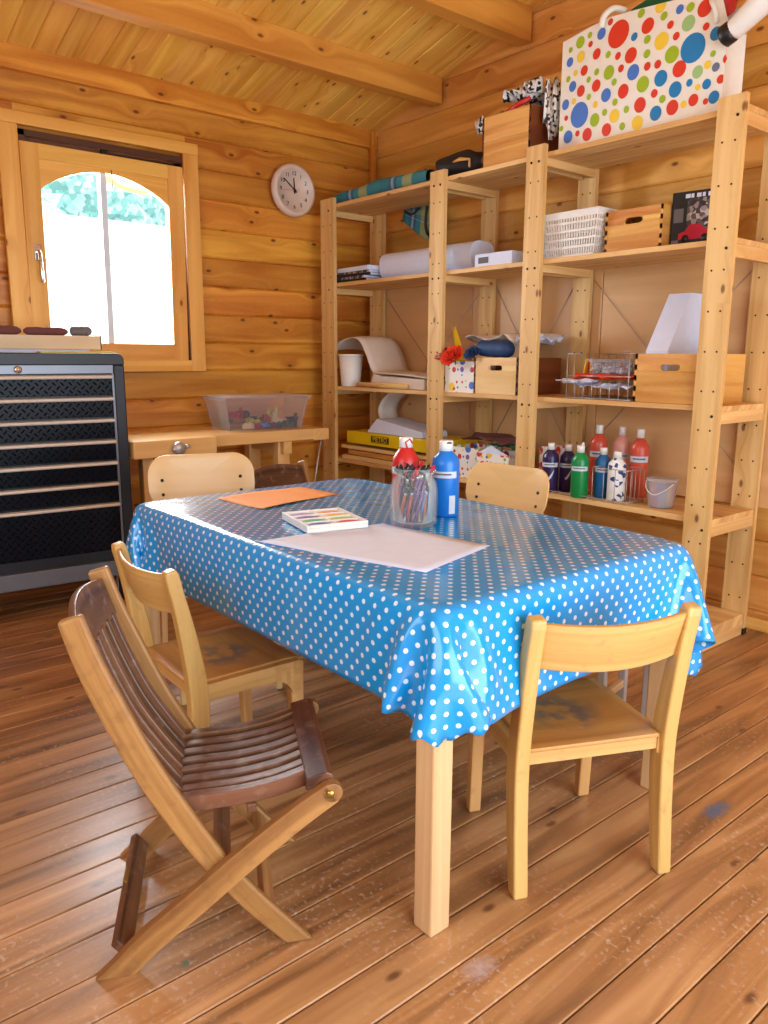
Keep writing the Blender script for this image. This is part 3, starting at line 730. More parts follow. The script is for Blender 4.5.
# ------------------------------------------------------------------ folding slatted chairs
def folding_chair(label, loc, rz):
    t = thing('folding_chair', label, 'chair', loc, rz, 'slatted wooden folding chairs')
    WD = .37
    back = spline([(-.012, 0, .752), (.012, 0, .67), (.044, 0, .584), (.099, 0, .452), (.158, 0, .337), (.223, 0, .226), (.30, 0, .118), (.402, 0, .0), (.445, 0, -.05)], 5)
    seatl = spline([(.472, 0, .356), (.40, 0, .308), (.30, 0, .232), (.20, 0, .150), (.10, 0, .070), (.040, 0, .012), (-.02, 0, -.042), (-.07, 0, -.085)], 4)
    for s, yb, ys in ((0, .011, -.0125), (1, WD-.011, WD+.0125)):
        nb_ = len(back)
        g = G(); g.sweep([p+Vector((0, yb, 0)) for p in back], [.040+.015*math.sin(math.pi*min(1, .15+i/(nb_-1)*.9)) for i in range(nb_)], .022); g.cut()
        g.done('leg', 'oak', t, bevel=.007, seg=3)
        ns = len(seatl)
        g = G(); g.sweep([p+Vector((0, ys, 0)) for p in seatl], [.046+.007*math.sin(math.pi*i/(ns-1)) for i in range(ns)], .023); g.cut()
        g.lathe([(0, -.0115), (.021, -.0115), (.021, .0115), (0, .0115)], (seatl[0].x, ys, seatl[0].z), 20, rot=Matrix.Rotation(R(90), 3, 'X'), smooth=False)
        l = g.done('leg', 'oak', t, bevel=.005, seg=2)
        yo = ys+(-.0125 if s == 0 else .0125)
        g = G(); g.lathe([(0, -.002), (.0085, -.002), (.0075, .002), (0, .0025)], (seatl[0].x-.004, yo, seatl[0].z), 14, rot=Matrix.Rotation(R(90), 3, 'X')); g.done('bolt', 'brass', l)
    # crest rail, bowed in plan and arched on top
    g = G()
    def crest(u, v):
        y = .022+(WD-.044)*u; top = .733+.018*math.sin(math.pi*u); z = .648+(top-.648)*v
        return (.022-(z-.66)*.32-.016*math.sin(math.pi*u), y, z)
    g.sheet(crest, 14, 6, .016, uvs=(.33, .1)); g.done('crest_rail', 'teak', t, bevel=.003)
    # back slats
    g = G(); n = 7
    for i in range(n):
        u = (i+.5)/n; y = .022+(WD-.044)*u; bow = -.014*math.sin(math.pi*u)
        pts = [(.017+bow, y, .655), (.044+bow, y, .575), (.085+bow*.9, y, .475), (.130+bow*.7, y, .395), (.168+bow*.4, y, .335)]
        g.sweep(spline(pts, 4), .014, .025)
    g.done('backrest', 'teak', t, bevel=.003)
    # seat slats (front to back) and cross battens
    g = G(); n = 8
    for i in range(n):
        y = .026+(WD-.052)*(i+.5)/n
        pts = [(.150, y, .328), (.21, y, .332), (.29, y, .335), (.37, y, .348), (.428, y, .366)]
        g.sweep(spline(pts, 4), [.022]*17 if i not in (0, n-1) else [.034]*17, .026)
    g.bx(.17, .19, .024, WD-.024, .296, .317, 'y'); g.bx(.30, .32, .024, WD-.024, .302, .323, 'y')
    g.done('seat', 'teak', t, bevel=.003)
    g = G(); g.prism([(.420, .352), (.478, .366), (.476, .384), (.464, .390), (.420, .380)], (0, .002, 0), (1, 0, 0), (0, 0, 1), (0, WD-.004, 0), (0, 1, 0)); g.done('front_rail', 'teak', t, bevel=.003)
    g = G(); g.box((.040, WD/2, .045), (.018, WD+.004, .045), 'y', rot=(0, R(-38), 0)); a = g.done('stretcher', 'teak', t, bevel=.003)
    g = G(); g.box((.036, WD/2+.02, .06), (.004, .05, .034), 'y', rot=(0, R(-38), 0)); g.done('latch_plate', 'brass', a, bevel=.001)
    g = G(); g.box((.246, WD/2, .206), (.042, WD-.03, .016), 'y', rot=(0, R(50), 0)); g.done('stretcher', 'teak', t, bevel=.003)
    g = G(); g.box((.335, WD/2, .088), (.036, WD-.03, .016), 'y', rot=(0, R(50), 0)); g.done('stretcher', 'oak', t, bevel=.003)
    return t
chC = folding_chair('slatted brown wooden folding chair standing open in the left foreground', (.441, 1.414, 0), -.49)
chE = dup(chC, (1.67, 2.93, 0), R(-78), 'dark slatted folding chair behind the far table edge, right of the rounded plywood back')

# ------------------------------------------------------------------ plywood shell chairs
def shell_chair(label, loc, rz, wd=.43, top=.80):
    t = thing('plywood_chair', label, 'chair', loc, rz, 'round-backed pale plywood chairs')
    hgt = .20
    g = G(); N_ = 18
    poly = []
    rr = .075
    for cxx, czz, a0 in ((wd/2-rr, hgt-rr, 0), (-wd/2+rr, hgt-rr, 90), (-wd/2+rr, rr, 180), (wd/2-rr, rr, 270)):
        for k in range(7):
            a = R(a0+15*k); poly.append((cxx+rr*math.cos(a), czz+rr*math.sin(a)))
    bow = lambda x: -.035+.035*(2*x/wd)**2
    m = len(poly); c0 = (0, hgt/2)
    rings = [1., .75, .5, .25]
    vs, uv_ = [], []
    for side in (0, 1):
        for r_ in rings:
            for (a, b) in poly:
                x, z = a*r_, hgt/2+(b-hgt/2)*r_
                vs.append((x, bow(x)-.2*(z)+(.011 if side else 0), top-hgt+z)); uv_.append((x, z))
        vs.append((0, bow(0)-.2*hgt/2+(.011 if side else 0), top-hgt/2)); uv_.append((0, hgt/2))
    fs = []; S_ = len(rings)*m+1
    for side in (0, 1):
        o_ = side*S_
        for q in range(len(rings)-1):
            for k in range(m): fs.append((o_+q*m+k, o_+q*m+(k+1) % m, o_+(q+1)*m+(k+1) % m, o_+(q+1)*m+k))
        for k in range(m): fs.append((o_+(len(rings)-1)*m+k, o_+(len(rings)-1)*m+(k+1) % m, o_+S_-1))
    for k in range(m): fs.append((k, (k+1) % m, S_+(k+1) % m, S_+k))
    g.faces(vs, fs, uvs=uv_, smooth=True)
    b = g.done('backrest', 'shell', t, bevel=.002)
    for sx in (-1, 1):
        for dz in (.05, .105):
            g = G(); x = sx*.155; g.lathe([(0, -.001), (.007, -.001), (.006, .003), (0, .004)], (x, bow(x)-.2*dz+.0115, top-hgt+dz), 10, rot=Matrix.Rotation(R(-90), 3, 'X')); g.done('bolt', 'screw', b)
        g = G(); g.sweep(spline([(sx*.175, -.05, 0), (sx*.175, -.01, .25), (sx*.172, .0, .42), (sx*.16, -.035, .62), (sx*.155, -.06, top-.04)], 5), .034, .022, side=(1, 0, 0), flat_ends={0: 0.}); g.done('rear_leg', 'shell', t, bevel=.004)
        g = G(); g.sweep([(sx*.175, .40, 0), (sx*.175, .37, .42)], .034, .024, side=(1, 0, 0), flat_ends={0: 0.}); g.done('front_leg', 'shell', t, bevel=.004)
    g = G(); g.sheet(lambda u, v: ((u-.5)*.38, -.0+v*.40, .44-.012*math.sin(math.pi*v)-.02*max(0, v-.85)*6), 10, 10, .011, uvs=(.38, .4)); g.done('seat', 'shell', t, bevel=.002)
    g = G()
    for sx in (-1, 1): g.bx(sx*.165-.01, sx*.165+.01, .0, .37, .385, .42, 'y')
    g.bx(-.16, .16, .35, .37, .385, .42); g.done('seat_frame', 'shell', t, bevel=.002)
    return t
chD = shell_chair('pale plywood chair with a rounded back facing the viewer across the table', (1.405, 2.80, 0), R(180-16), .42, .845)
chF = shell_chair('pale plywood chair with a rounded back on the shelving side of the table', (2.44, 2.14, 0), R(94), .42, .785)

M['gwp'] = plain('grey_white_paint', srgb(176, 160, 150), .6)
# low stool behind the near chair
stl = thing('stool', 'small grey-white wooden stool glimpsed beyond the near school chair', 'stool', (2.17, 1.30, 0), R(10))
g = G(); g.bx(-.11, .13, -.09, .11, .33, .35); g.done('seat', 'plastw', stl, bevel=.004)
for sx, sy in ((-1, -1), (1, -1), (1, 1), (-1, 1)):
    g = G(); g.box((sx*.085+.01, sy*.075+.01, .165), (.026, .026, .33), 'z'); g.done('leg', 'gwp', stl, bevel=.003)
g = G(); g.bx(-.075, .095, -.074, -.056, .12, .145); g.bx(-.075, .095, .076, .094, .12, .145); g.done('stretcher', 'leg', stl, bevel=.002)

# ------------------------------------------------------------------ workbench, storage box
wb = thing('workbench', 'pale beech workbench with a front vise against the back wall', 'workbench', (1.5, 3.8, 0))
def wx(x0, x1, y0, y1, z0, z1, gr='x', g=None): (g or G()).bx(x0-1.5, x1-1.5, y0-3.8, y1-3.8, z0, z1, gr)
BT = .812
g = G(); wx(1.53, 2.72, 3.80, 4.29, BT-.065, BT, 'x', g); g.done('worktop', 'bench', wb, bevel=.005)
g = G(); wx(2.63, 2.74, 3.795, 4.29, BT-.07, BT-.002, 'y', g); g.done('end_cap', 'bench', wb, bevel=.004)
g = G(); wx(1.50, 1.955, 3.72, 3.797, BT-.088, BT+.001, 'x', g); v = g.done('vise_jaw', 'bench', wb, bevel=.006)
g = G(); RX = Matrix.Rotation(R(90), 3, 'X')
g.lathe([(0, 0), (.03, 0), (.034, .012), (.034, .028), (.024, .04), (0, .042)], (1.73-1.5, 3.72-3.8, BT-.045), 20, rot=RX)
g.tube([(1.69-1.5, -.112, BT-.05), (1.77-1.5, -.112, BT-.036)], .008, 10); g.lathe([(0, -.012), (.012, -.008), (.012, .008), (0, .012)], (1.77-1.5, -.112, BT-.036), 10)
g.done('vise_handle', 'steel', v)
for (x0, x1, y0) in ((1.60, 1.66, 3.86), (2.42, 2.50, 3.86), (1.60, 1.66, 4.19), (2.42, 2.50, 4.19)):
    g = G(); wx(x0, x1, y0, y0+.06, .0, BT-.065, 'z', g); g.done('leg', 'bench', wb, bevel=.004)
g = G(); wx(1.66, 2.42, 3.875, 3.905, .15, .24, 'x', g); wx(2.44, 2.48, 3.92, 4.19, .15, .24, 'y', g); wx(2.435, 2.49, 3.82, 4.27, BT-.14, BT-.066, 'y', g); g.done('stretcher', 'bench', wb, bevel=.003)
g = G(); g.tube([(2.70-1.5, .02, BT-.06), (2.66-1.5, .03, BT-.3), (2.60-1.5, .08, .12)], .006, 6); tag(g.done('hose', 'steel', wb), None, None)

def tub(name, label, cat, c, bw, bd, tw, td, h, mat, rim=.008, rz=0, th=.003, group=None, lidless=True, solidb=True):
    """open tapered box: bottom bw x bd, top tw x td"""
    t = thing(name, label, cat, c, rz, group)
    def ring(w, d, z, r=.02):
        out = []
        for sx, sy, a0 in ((1, 1, 0), (-1, 1, 90), (-1, -1, 180), (1, -1, 270)):
            for k in range(5):
                a = R(a0+22.5*k); out.append(Vector((sx*(w/2-r)+r*math.cos(a), sy*(d/2-r)+r*math.sin(a), z)))
        return out
    rings = [ring(bw, bd, 0), ring(tw, td, h), ring(tw-2*th, td-2*th, h), ring(bw-2*th, bd-2*th, th)]
    m = 20; vs = [v for r_ in rings for v in r_]; fs = [tuple(range(m-1, -1, -1)), tuple(range(3*m, 4*m))]
    for q in range(3):
        for k in range(m): fs.append((q*m+k, q*m+(k+1) % m, (q+1)*m+(k+1) % m, (q+1)*m+k))
    g = G(); g.faces(vs, fs, smooth=False); b = g.done('body', mat, t)
    g = G(); r0 = ring(tw+2*rim, td+2*rim, h-.012); r1 = ring(tw+2*rim, td+2*rim, h+.001); r2 = ring(tw-2*th, td-2*th, h+.001); r3 = ring(tw, td, h-.012)
    vs = r0+r1+r2+r3; fs = []
    for q in range(4):
        for k in range(m): fs.append((q*m+k, q*m+(k+1) % m, ((q+1) % 4)*m+(k+1) % m, ((q+1) % 4)*m+k))
    g.faces(vs, fs); g.done('rim', mat, t)
    return t
sb = tub('storage_box', 'clear plastic storage box full of small toys standing on the workbench', 'box', (2.385, 4.03, BT), .46, .29, .525, .35, .185, 'clear', .012, R(-6))
g = G(); g.box((0, 0, .190), (.54, .365, .006)); g.bx(-.24, .24, -.15, .15, .1935, .197); g.done('lid', 'milky', sb)
toycols = [srgb(150, 35, 50), srgb(30, 60, 140), srgb(190, 180, 90), srgb(40, 40, 46), srgb(60, 90, 70), srgb(215, 185, 150), srgb(80, 45, 70)]
tm = [plain('toy_%s' % n, c, .4) for n, c in zip(('red', 'blue', 'yellow', 'black', 'green', 'beige', 'plum'), toycols)]
tn = ['red', 'blue', 'yellow', 'black', 'green', 'beige', 'plum']
rr = random.Random(5)
def toy(kind, mat, x, y, z, s, rz):
    g = G(); rt = Matrix.Rotation(rz, 3, 'Z')
    if kind == 0:   # little car
        g.box((0, 0, s*.45), (s*2, s, s*.5)); g.box((-s*.1, 0, s*.85), (s, s*.8, s*.4), taper=(.7, .8))
        for sx in (-.6, .6):
            for sy in (-.5, .5): g.lathe([(0, -s*.1), (s*.28, -s*.1), (s*.28, s*.1), (0, s*.1)], (s*sx, s*sy, s*.28), 12, rot=Matrix.Rotation(R(90), 3, 'X'))
    elif kind == 1:  # studded block
        g.box((0, 0, s*.4), (s*1.6, s*.8, s*.8))
        for sx in (-.4, .4): g.lathe([(s*.2, s*.8), (s*.2, s*.95), (0, s*.95)], (s*sx, 0, 0), 10)
    elif kind == 2:  # ball
        g.lathe([(0, 0)]+[(s*.6*math.sin(R(a)), s*.6-s*.6*math.cos(R(a))) for a in range(20, 180, 20)]+[(0, s*1.2)], n=14)
    else:           # figure
        g.box((0, 0, s*.5), (s*.7, s*.4, s), taper=(.8, .9)); g.box((0, 0, s*1.2), (s*.8, s*.4, s*.4)); g.lathe([(0, s*1.4), (s*.25, s*1.5), (s*.25, s*1.8), (0, s*1.9)], n=12)
    o = g.done('toy', mat, None, loc=(x, y, z), rot=(0, 0, rz)); o.rotation_euler = (rr.uniform(-.15, .15), rr.uniform(-.15, .15), rz); return o
KN = ['toy car', 'studded toy block', 'toy ball', 'toy figure']; seen = {}
for i in range(26):
    k = rr.randrange(4); c = rr.randrange(7)
    col_, row = i % 9, i//9
    px_, py_ = -.19+col_*.049, (-.085, .0, .07)[row]+rr.uniform(-.01, .01)
    if row == 0 and col_ < 2: continue
    q = Vector((px_, py_, .004+(.0 if i % 2 else .0))); q.rotate(Euler((0, 0, R(-8))))
    o = toy(k, tm[c], 2.385+q.x, 4.03+q.y, BT+.006+(.06 if row else .0)*rr.random(), rr.uniform(.034, .044), rr.uniform(0, 6))
    tag(o, '%s %s lying in the clear storage box on the workbench' % (tn[c], KN[k]), 'toy', '%s %ss in the storage box' % (tn[c], KN[k]))

# ------------------------------------------------------------------ tool cabinet
TC = thing('tool_cabinet', 'black rolling tool cabinet with seven diamond plate drawers', 'tool cabinet', (1.485, 3.747, 0), R(-5))
W_, D_ = .74, .36
g = G()
g.bx(-W_, 0, .012, D_, .20, 1.19, 'z'); g.done('body', 'case', TC, bevel=.004)
g = G(); pr = [(-W_, 1.185), (.0, 1.185), (.0, 1.212), (-.008, 1.23), (-.025, 1.24), (-W_, 1.24)]
g.prism(pr, (0, -.012, 0), (1, 0, 0), (0, 0, 1), (0, D_+.012, 0)); g.done('lid_tray', 'case', TC, bevel=.004)
g = G(); g.bx(-W_, -.052, -.006, .012, 1.145, 1.186); g.bx(-.062, -.050, -.006, .012, .22, 1.145, 'z'); fr_ = g.done('face_frame', 'greypaint', TC, bevel=.002)
g = G(); g.bx(-.05, .0, -.010, .012, .21, 1.186, 'z'); g.done('corner_post', 'case', TC, bevel=.006)
g = G(); g.lathe([(0, 0), (.017, 0), (.017, .006), (.012, .01), (0, .01)], (-.475, -.006, 1.165), 20, rot=RX); g.lathe([(0, .01), (.007, .01), (.006, .016), (0, .016)], (-.475, -.006, 1.165), 12, rot=RX); g.done('lock', 'chrome', TC)
zs_ = [1.142, 1.038, .935, .832, .728, .625, .522, .275]
for i in range(7):
    z1, z0 = zs_[i], zs_[i+1]
    g = G(); g.bx(-W_+.005, -.064, -.008, .012, z0+.006, z1-.004); d = g.done('drawer', 'tread', TC, bevel=.002)
    g = G(); g.prism([(0, 0), (-.018, -.004), (-.022, -.012), (-.018, -.018), (0, -.020)], (-W_+.005, -.008, z1-.002), (0, 1, 0), (0, 0, 1), (W_-.069, 0, 0), (1, 0, 0)); g.done('handle', 'strip', d, bevel=.001)
g = G(); g.bx(-W_, .005, -.012, D_, .145, .225); g.done('base_frame', 'greypaint', TC, bevel=.003)
g = G(); g.box((-.05, -.014, .185), (.09, .004, .03)); g.done('base_bracket', 'steel', TC, bevel=.002)
for x in (-.06, -.66):
    for y in (.05, D_-.06):
        g = G(); g.bx(x-.04, x+.04, y-.035, y+.035, .138, .146); g.box((x-.022, y+.01, .10), (.004, .05, .08)); g.box((x+.022, y+.01, .10), (.004, .05, .08))
        c = g.done('castor', 'steel', TC, bevel=.001)
        g = G(); g.lathe([(0, -.016), (.05, -.016), (.056, -.008), (.056, .008), (.05, .016), (0, .016)], (x, y+.015, .056), 24, rot=Matrix.Rotation(R(90), 3, 'Y')); g.done('wheel', 'black', c)
zt = 1.241
# things lying on the cabinet
tr = Matrix.Translation((1.485, 3.747, 0)) @ Matrix.Rotation(R(-5), 4, 'Z')
def onT(x, y, z=zt): return tuple(tr @ Vector((x, y, z)))
t = thing('flat_box', 'flat beige wooden box on top of the tool cabinet', 'box', onT(-.40, .22, zt+.016), R(-5))
M['beige'] = wood('beige_board', srgb(222, 200, 164), srgb(206, 182, 144), .6, 0, None, .6, 14, .05)
g = G(); g.bx(-.33, .33, -.10, .12, 0, .065); g.done('body', 'beige', t, bevel=.002)
g = G(); g.bx(.33, .336, -.10, .12, .0, .068); g.done('end_panel', 'black', t)
g = G(); g.bx(-.34, .0, -.07, .05, 0, .0075, 'x')
o = g.done('spirit_level', 'yellow', None, bevel=.002, loc=onT(-.02, .13), rot=(0, 0, R(-5))); tag(o, 'flat yellow ruler sticking out from under the beige box on the tool cabinet', 'ruler')
g = G(); g.bx(-.62, -.12, .13, .30, 0, .0155)
o = g.done('white_folder', 'white', None, bevel=.001, loc=onT(0, 0), rot=(0, 0, R(-5))); tag(o, 'thin white folder lying beneath the beige box on the tool cabinet', 'folder')
def roll(name, label, cat, a, b, r, mat, wob=.0, grp=None, sy=1.):
    g = G(); A, B = Vector(a), Vector(b); n = 14; pts = [A.lerp(B, i/n) for i in range(n+1)]
    rr_ = [r*(1+wob*math.sin(i*1.9))*(.35 if i in (0, n) else .85 if i in (1, n-1) else 1) for i in range(n+1)]
    g.tube(pts, rr_, 14); return tag(g.done(name, mat), label, cat, grp)
z = zt+.016+.066
roll('rolled_cloth', 'grey rolled cloth at the right end of the beige box', 'cloth', onT(-.19, .20, z+.022), onT(-.085, .21, z+.024), .023, 'greycloth', .06)
roll('rolled_cloth', 'maroon rolled cloth on the beige box, next to the grey roll', 'cloth', onT(-.40, .20, z+.019), onT(-.20, .20, z+.018), .02, 'maroon', .06)
roll('rolled_cloth', 'maroon rolled cloth on the beige box at the left picture edge', 'cloth', onT(-.62, .20, z+.02), onT(-.41, .20, z+.02), .022, 'maroon', .06)

# ------------------------------------------------------------------ table-top things
def sheet_obj(name, label, cat, pts, z, mat, curl=.0):
    a, b, c, d = [Vector(p) for p in pts]; g = G()
    def fn(u, v):
        p = (a*(1-u)+b*u)*(1-v)+(d*(1-u)+c*u)*v
        return (p.x, p.y, z+curl*((2*u-1)**4)*(.5+.5*math.sin(5*v))+.0006*math.sin(9*u+4*v))
    g.sheet(fn, 14, 10, .0008); return tag(g.done(name, mat), label, cat)
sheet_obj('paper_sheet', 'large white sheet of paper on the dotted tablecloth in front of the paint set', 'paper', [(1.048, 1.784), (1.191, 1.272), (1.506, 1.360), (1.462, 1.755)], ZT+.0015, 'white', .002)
sheet_obj('craft_paper', 'orange sheet of paper near the far end of the tablecloth', 'paper', [(1.268, 2.428), (1.292, 2.165), (1.662, 2.247), (1.643, 2.467)], ZT+.0015, 'orange', .006)
ps = thing('paint_set', 'white tray of watercolour paint pans lying on the white paper', 'paint set', (1.322, 1.86, ZT+.003), math.atan2(-.045, .185)+0)
g = G(); L_, Wd = .205, .225
g.bx(-.095, .095, -.11, .11, 0, .012); g.bx(-.095, -.088, -.11, .11, .012, .022); g.bx(.088, .095, -.11, .11, .012, .022); g.bx(-.088, .088, -.11, -.103, .012, .022); g.bx(-.088, .088, .103, .11, .012, .022); g.bx(-.003, .003, -.103, .103, .012, .020)
for k in range(1, 4): g.bx(-.088, .088, -.103+k*.0515-.002, -.103+k*.0515+.002, .012, .020)
g.done('tray', 'plastw', ps, bevel=.002)
pc = [srgb(90, 120, 215), srgb(225, 90, 110), srgb(110, 200, 150), srgb(190, 225, 120), srgb(160, 130, 210), srgb(255, 205, 130), srgb(190, 170, 225), srgb(245, 170, 120)]
for k in range(8):
    i, j = k % 2, k//2
    g = G(); g.lathe([(0, 0), (.036, 0), (.038, .003), (.03, .005), (0, .004)], (-.045+.09*i, -.077+j*.0515, .0125), 20, sy=.55)
    g.done('paint_pan', plain('watercolour_%d' % k, pc[k], .4), ps)
JX, JY = 1.53, 1.692
jr = thing('glass_jar', 'wide glass jar crammed with paint brushes on the table', 'jar', (JX, JY, ZT))
g = G()
out = [(0, 0), (.058, 0), (.068, .006), (.071, .02), (.071, .105), (.067, .128), (.056, .146), (.055, .152), (.066, .158), (.067, .166), (.058, .172)]
inn = [(.054, .170), (.052, .152), (.053, .146), (.064, .127), (.067, .105), (.067, .018), (.055, .008), (0, .007)]
g.lathe(out+inn, n=36); g.done('glass', 'jar', jr)
rr = random.Random(11)
bc = [('wood', srgb(196, 152, 110)), ('purple', srgb(112, 76, 130)), ('red', srgb(165, 84, 74)), ('grey', srgb(176, 180, 186)), ('blue', srgb(90, 120, 160)), ('black', srgb(70, 64, 66))]
bm_ = {n: plain('brush_%s' % n, c, .4) for n, c in bc}
for i in range(60):
    a = rr.uniform(0, 6.28); n_ = bc[i % 6][0]; rb = rr.uniform(.03, .060); ra = a+(rr.uniform(.3, 1.5) if i % 3 else rr.uniform(1.8, 4.0))
    p0 = Vector((JX+rb*math.cos(a), JY+rb*math.sin(a), ZT+.016)); q = rr.uniform(.03, .046); p1 = Vector((JX+q*math.cos(ra), JY+q*math.sin(ra), ZT+.155))
    e = p0+(p1-p0)*rr.uniform(1.02, 1.22) if i % 2 else p0+(p1-p0)*rr.uniform(.7, .98)
    g = G(); d = (e-p0); 
    g.tube([p0, p0+d*.5, p0+d*.76], [.003, .0052, .004], 8); g.tube([p0+d*.76, p0+d*.86], [.0038, .0046], 8, mi=1)
    g.tube([p0+d*.86, p0+d*.92, e], [.006, .008, .003], 8, mi=2)
    mt = 'black' if i % 3 else 'magenta'
    tag(g.done('paint_brush', [bm_[n_], 'steel', mt]), '%s-handled paint brush with %s bristles standing in the glass jar' % (n_, 'black' if i % 3 else 'dark red'), 'brush', '%s-handled brushes with %s bristles in the jar' % (n_, 'black' if i % 3 else 'dark red'))

def bottle(label, loc, h, r, body, capm='plastw', lab=True, spout=False, group=None, motif=None, rz=0.0, capw=.44, shoulder=.17, labm='label'):
    t = thing('paint_bottle', label, 'bottle', loc, rz, group)
    hb = h*.87
    prof = [(0, 0), (r*.9, 0), (r, .006), (r, hb*(1-shoulder)-.01), (r*.95, hb*(1-shoulder)+.008), (r*.55, hb*.965), (r*.42, hb), (0, hb)]
    g = G(); g.lathe(prof, n=28); b = g.done('body', body, t)
    g = G(); rc = r*capw; g.lathe([(0, hb-.001), (rc, hb-.001), (rc, h-.003), (rc*.93, h), (0, h)], n=20); c = g.done('cap', capm, t)
    if spout:
        g = G(); g.tube([(rc*.4, 0, h), (rc*1.0, 0, h+.012), (rc*1.5, .004, h-.002), (rc*1.3, .004, h-.02)], .004, 8); g.done('cap_strap', capm, c)
    if lab:
        g = G(); za, zb = hb*.60, hb*.70
        g.sheet(lambda u, v: ((r+.0006)*math.cos(R(-215+130*u)), (r+.0006)*math.sin(R(-215+130*u)), za+(zb-za)*v), 12, 1)
        l = g.done('label', labm, t)
        g = G()
        g.sheet(lambda u, v: ((r+.0011)*math.cos(R(-190+80*u)), (r+.0011)*math.sin(R(-190+80*u)), (za*.55+zb*.45)+(zb-za)*.25*v), 10, 1); g.done('lettering', 'greycloth', l)
    if motif:
        g = G(); g.sheet(lambda u, v: ((r+.0006)*math.cos(R(-205+110*u)), (r+.0006)*math.sin(R(-205+110*u)), hb*.10+hb*.42*v+ .0*u), 12, 6); g.done('label', motif, t)
    return t
def swoosh(t, r, z, s=.03, mat='label'):
    """pale curved pepper-like print on a bottle"""
    g = G(); n = 10
    def fn(u, v):
        a = R(-160+45*u); w = s*.32*math.sin(math.pi*u)**.6; return ((r+.001)*math.cos(a), (r+.001)*math.sin(a), z+s*1.5*u*u-s*.4+w*(v-.5)*2)
    g.sheet(fn, n, 2); g.done('print', mat, t)
bt = bottle('blue paint bottle with a white cap standing on the table beside the jar', (1.70, 1.732, ZT), .238, .0435, 'blue', capw=.5, shoulder=.16)
g = G(); g.sheet(lambda u, v: (.0444*math.cos(R(-118+28*u)), .0444*math.sin(R(-118+28*u)), .012+.058*v), 6, 1); g.done('label', 'label', bt)
g = G(); g.lathe([(0, -.002), (.009, -.001), (.008, .003), (0, .004)], (-.006, -.018, .231), 8); g.done('paint_drip', 'purple', bt)
b2 = bottle('red paint bottle with a smeared white cap standing behind the jar', (1.653, 1.868, ZT), .240, .0435, 'red', capw=.5, shoulder=.2)
g = G(); g.tube([(-.012, -.019, .208), (-.016, -.016, .225), (-.004, -.022, .236), (.008, -.021, .222)], .003, 6); g.done('paint_drip', 'red', b2)

# ------------------------------------------------------------------ shelf contents: bottles
S1, S2, S3, S4 = .581, 1.043, 1.685, 2.158
p = bottle('dark purple paint bottle at the left end of the row behind the wire rack', (3.06, 2.385, S1), .24, 0.0399, 'purple'); swoosh(p, .040, .08)
p = bottle('dark purple paint bottle between the leftmost one and the green one', (3.13, 2.335, S1), .232, 0.0388, 'purple'); swoosh(p, .0388, .08)
p = bottle('green paint bottle with a flip cap on the shelf above the table', (3.045, 2.20, S1), .245, 0.0405, 'green', spout=True)
bottle('teal blue paint bottle between the green and the white-blue bottles', (3.12, 2.125, S1), .236, 0.0376, 'teal')
p = bottle('white paint bottle with a blue leaf print in the wire rack', (3.10, 2.035, S1), .228, 0.0410, 'motif', lab=False)
bottle('tall red paint bottle at the back, left of the pink one', (3.28, 2.265, S1), .325, .043, 'redlt', capw=.4, shoulder=.15)
bottle('tall pink paint bottle at the back between two red ones', (3.31, 2.155, S1), .322, .041, 'pink', capw=.4, shoulder=.15)
bottle('tall orange-red paint bottle at the back, right of the pink one', (3.27, 2.03, S1), .322, .043, 'redlt', capw=.4, shoulder=.15)
rk = thing('wire_rack', 'low wire rack holding the paint bottles at its right end', 'rack', (3.02, 1.95, S1))
g = G(); L0, L1 = 0.0, .30
for z_, ya, yb in ((.012, -.02, .50), (.155, -.02, .16)):
    g.tube([(0, ya, z_), (0, yb, z_)], .0022, 6); g.tube([(.14, ya, z_), (.14, yb, z_)], .0022, 6); g.tube([(0, ya, z_), (.14, ya, z_)], .0022, 6)
    if z_ > .1: g.tube([(0, yb, z_), (.14, yb, z_)], .0022, 6)
for y_ in (-.02, .04, .10, .16): g.tube([(0, y_, .0), (0, y_, .155)], .0018, 6); g.tube([(.14, y_, .0), (.14, y_, .155)], .0018, 6)
for x_ in (.035, .07, .105): g.tube([(x_, -.02, .0), (x_, -.02, .155)], .0018, 6)
for k in range(11): g.tube([(0, -.02+k*.052, .003), (.14, -.02+k*.052, .003)], .0018, 6)
g.tube([(0, .5, .012), (.14, .5, .012)], .0022, 6)
g.done('wires', 'wire', rk)
bk = thing('chalk_bucket', 'small clear bucket of pastel chalk sticks on the lower shelf', 'bucket', (3.12, 1.815, S1))
g = G(); g.lathe([(0, 0), (.052, 0), (.054, .004), (.066, .122), (.064, .122), (.052, .006), (0, .004)], n=32); g.done('body', 'milky', bk)
g = G(); g.lathe([(.0, .128), (.069, .128), (.070, .118), (.066, .118), (.066, .124), (0, .125)], n=32); g.done('lid', 'milky', bk)
g = G(); g.tube(spline([(-.02, .066, .112), (-.06, .04, .085), (-.069, .0, .062), (-.058, -.04, .08), (-.02, -.066, .112)], 5), .0025, 6); g.done('handle', 'plastw', bk)
cc = [('pink', srgb(220, 140, 170)), ('violet', srgb(150, 130, 190)), ('blue', srgb(130, 165, 200)), ('cream', srgb(230, 215, 170)), ('rose', srgb(225, 165, 180))]
for i in range(14):
    a = 2*math.pi*i/11 if i < 11 else i*2.1; rad = .036 if i < 11 else .014; n_, c_ = cc[i % 5]
    g = G(); g.tube([(0, 0, 0), (0, 0, .1)], [.0105, .0095], 10)
    if 'chalk_'+n_ not in M: M['chalk_'+n_] = plain('chalk_'+n_, c_, .9)
    tag(g.done('chalk_stick', 'chalk_'+n_, None, loc=(3.12+rad*math.cos(a), 1.815+rad*math.sin(a), S1+.006)), '%s chalk stick standing in the clear bucket' % n_, 'chalk', '%s chalk sticks in the bucket' % n_)

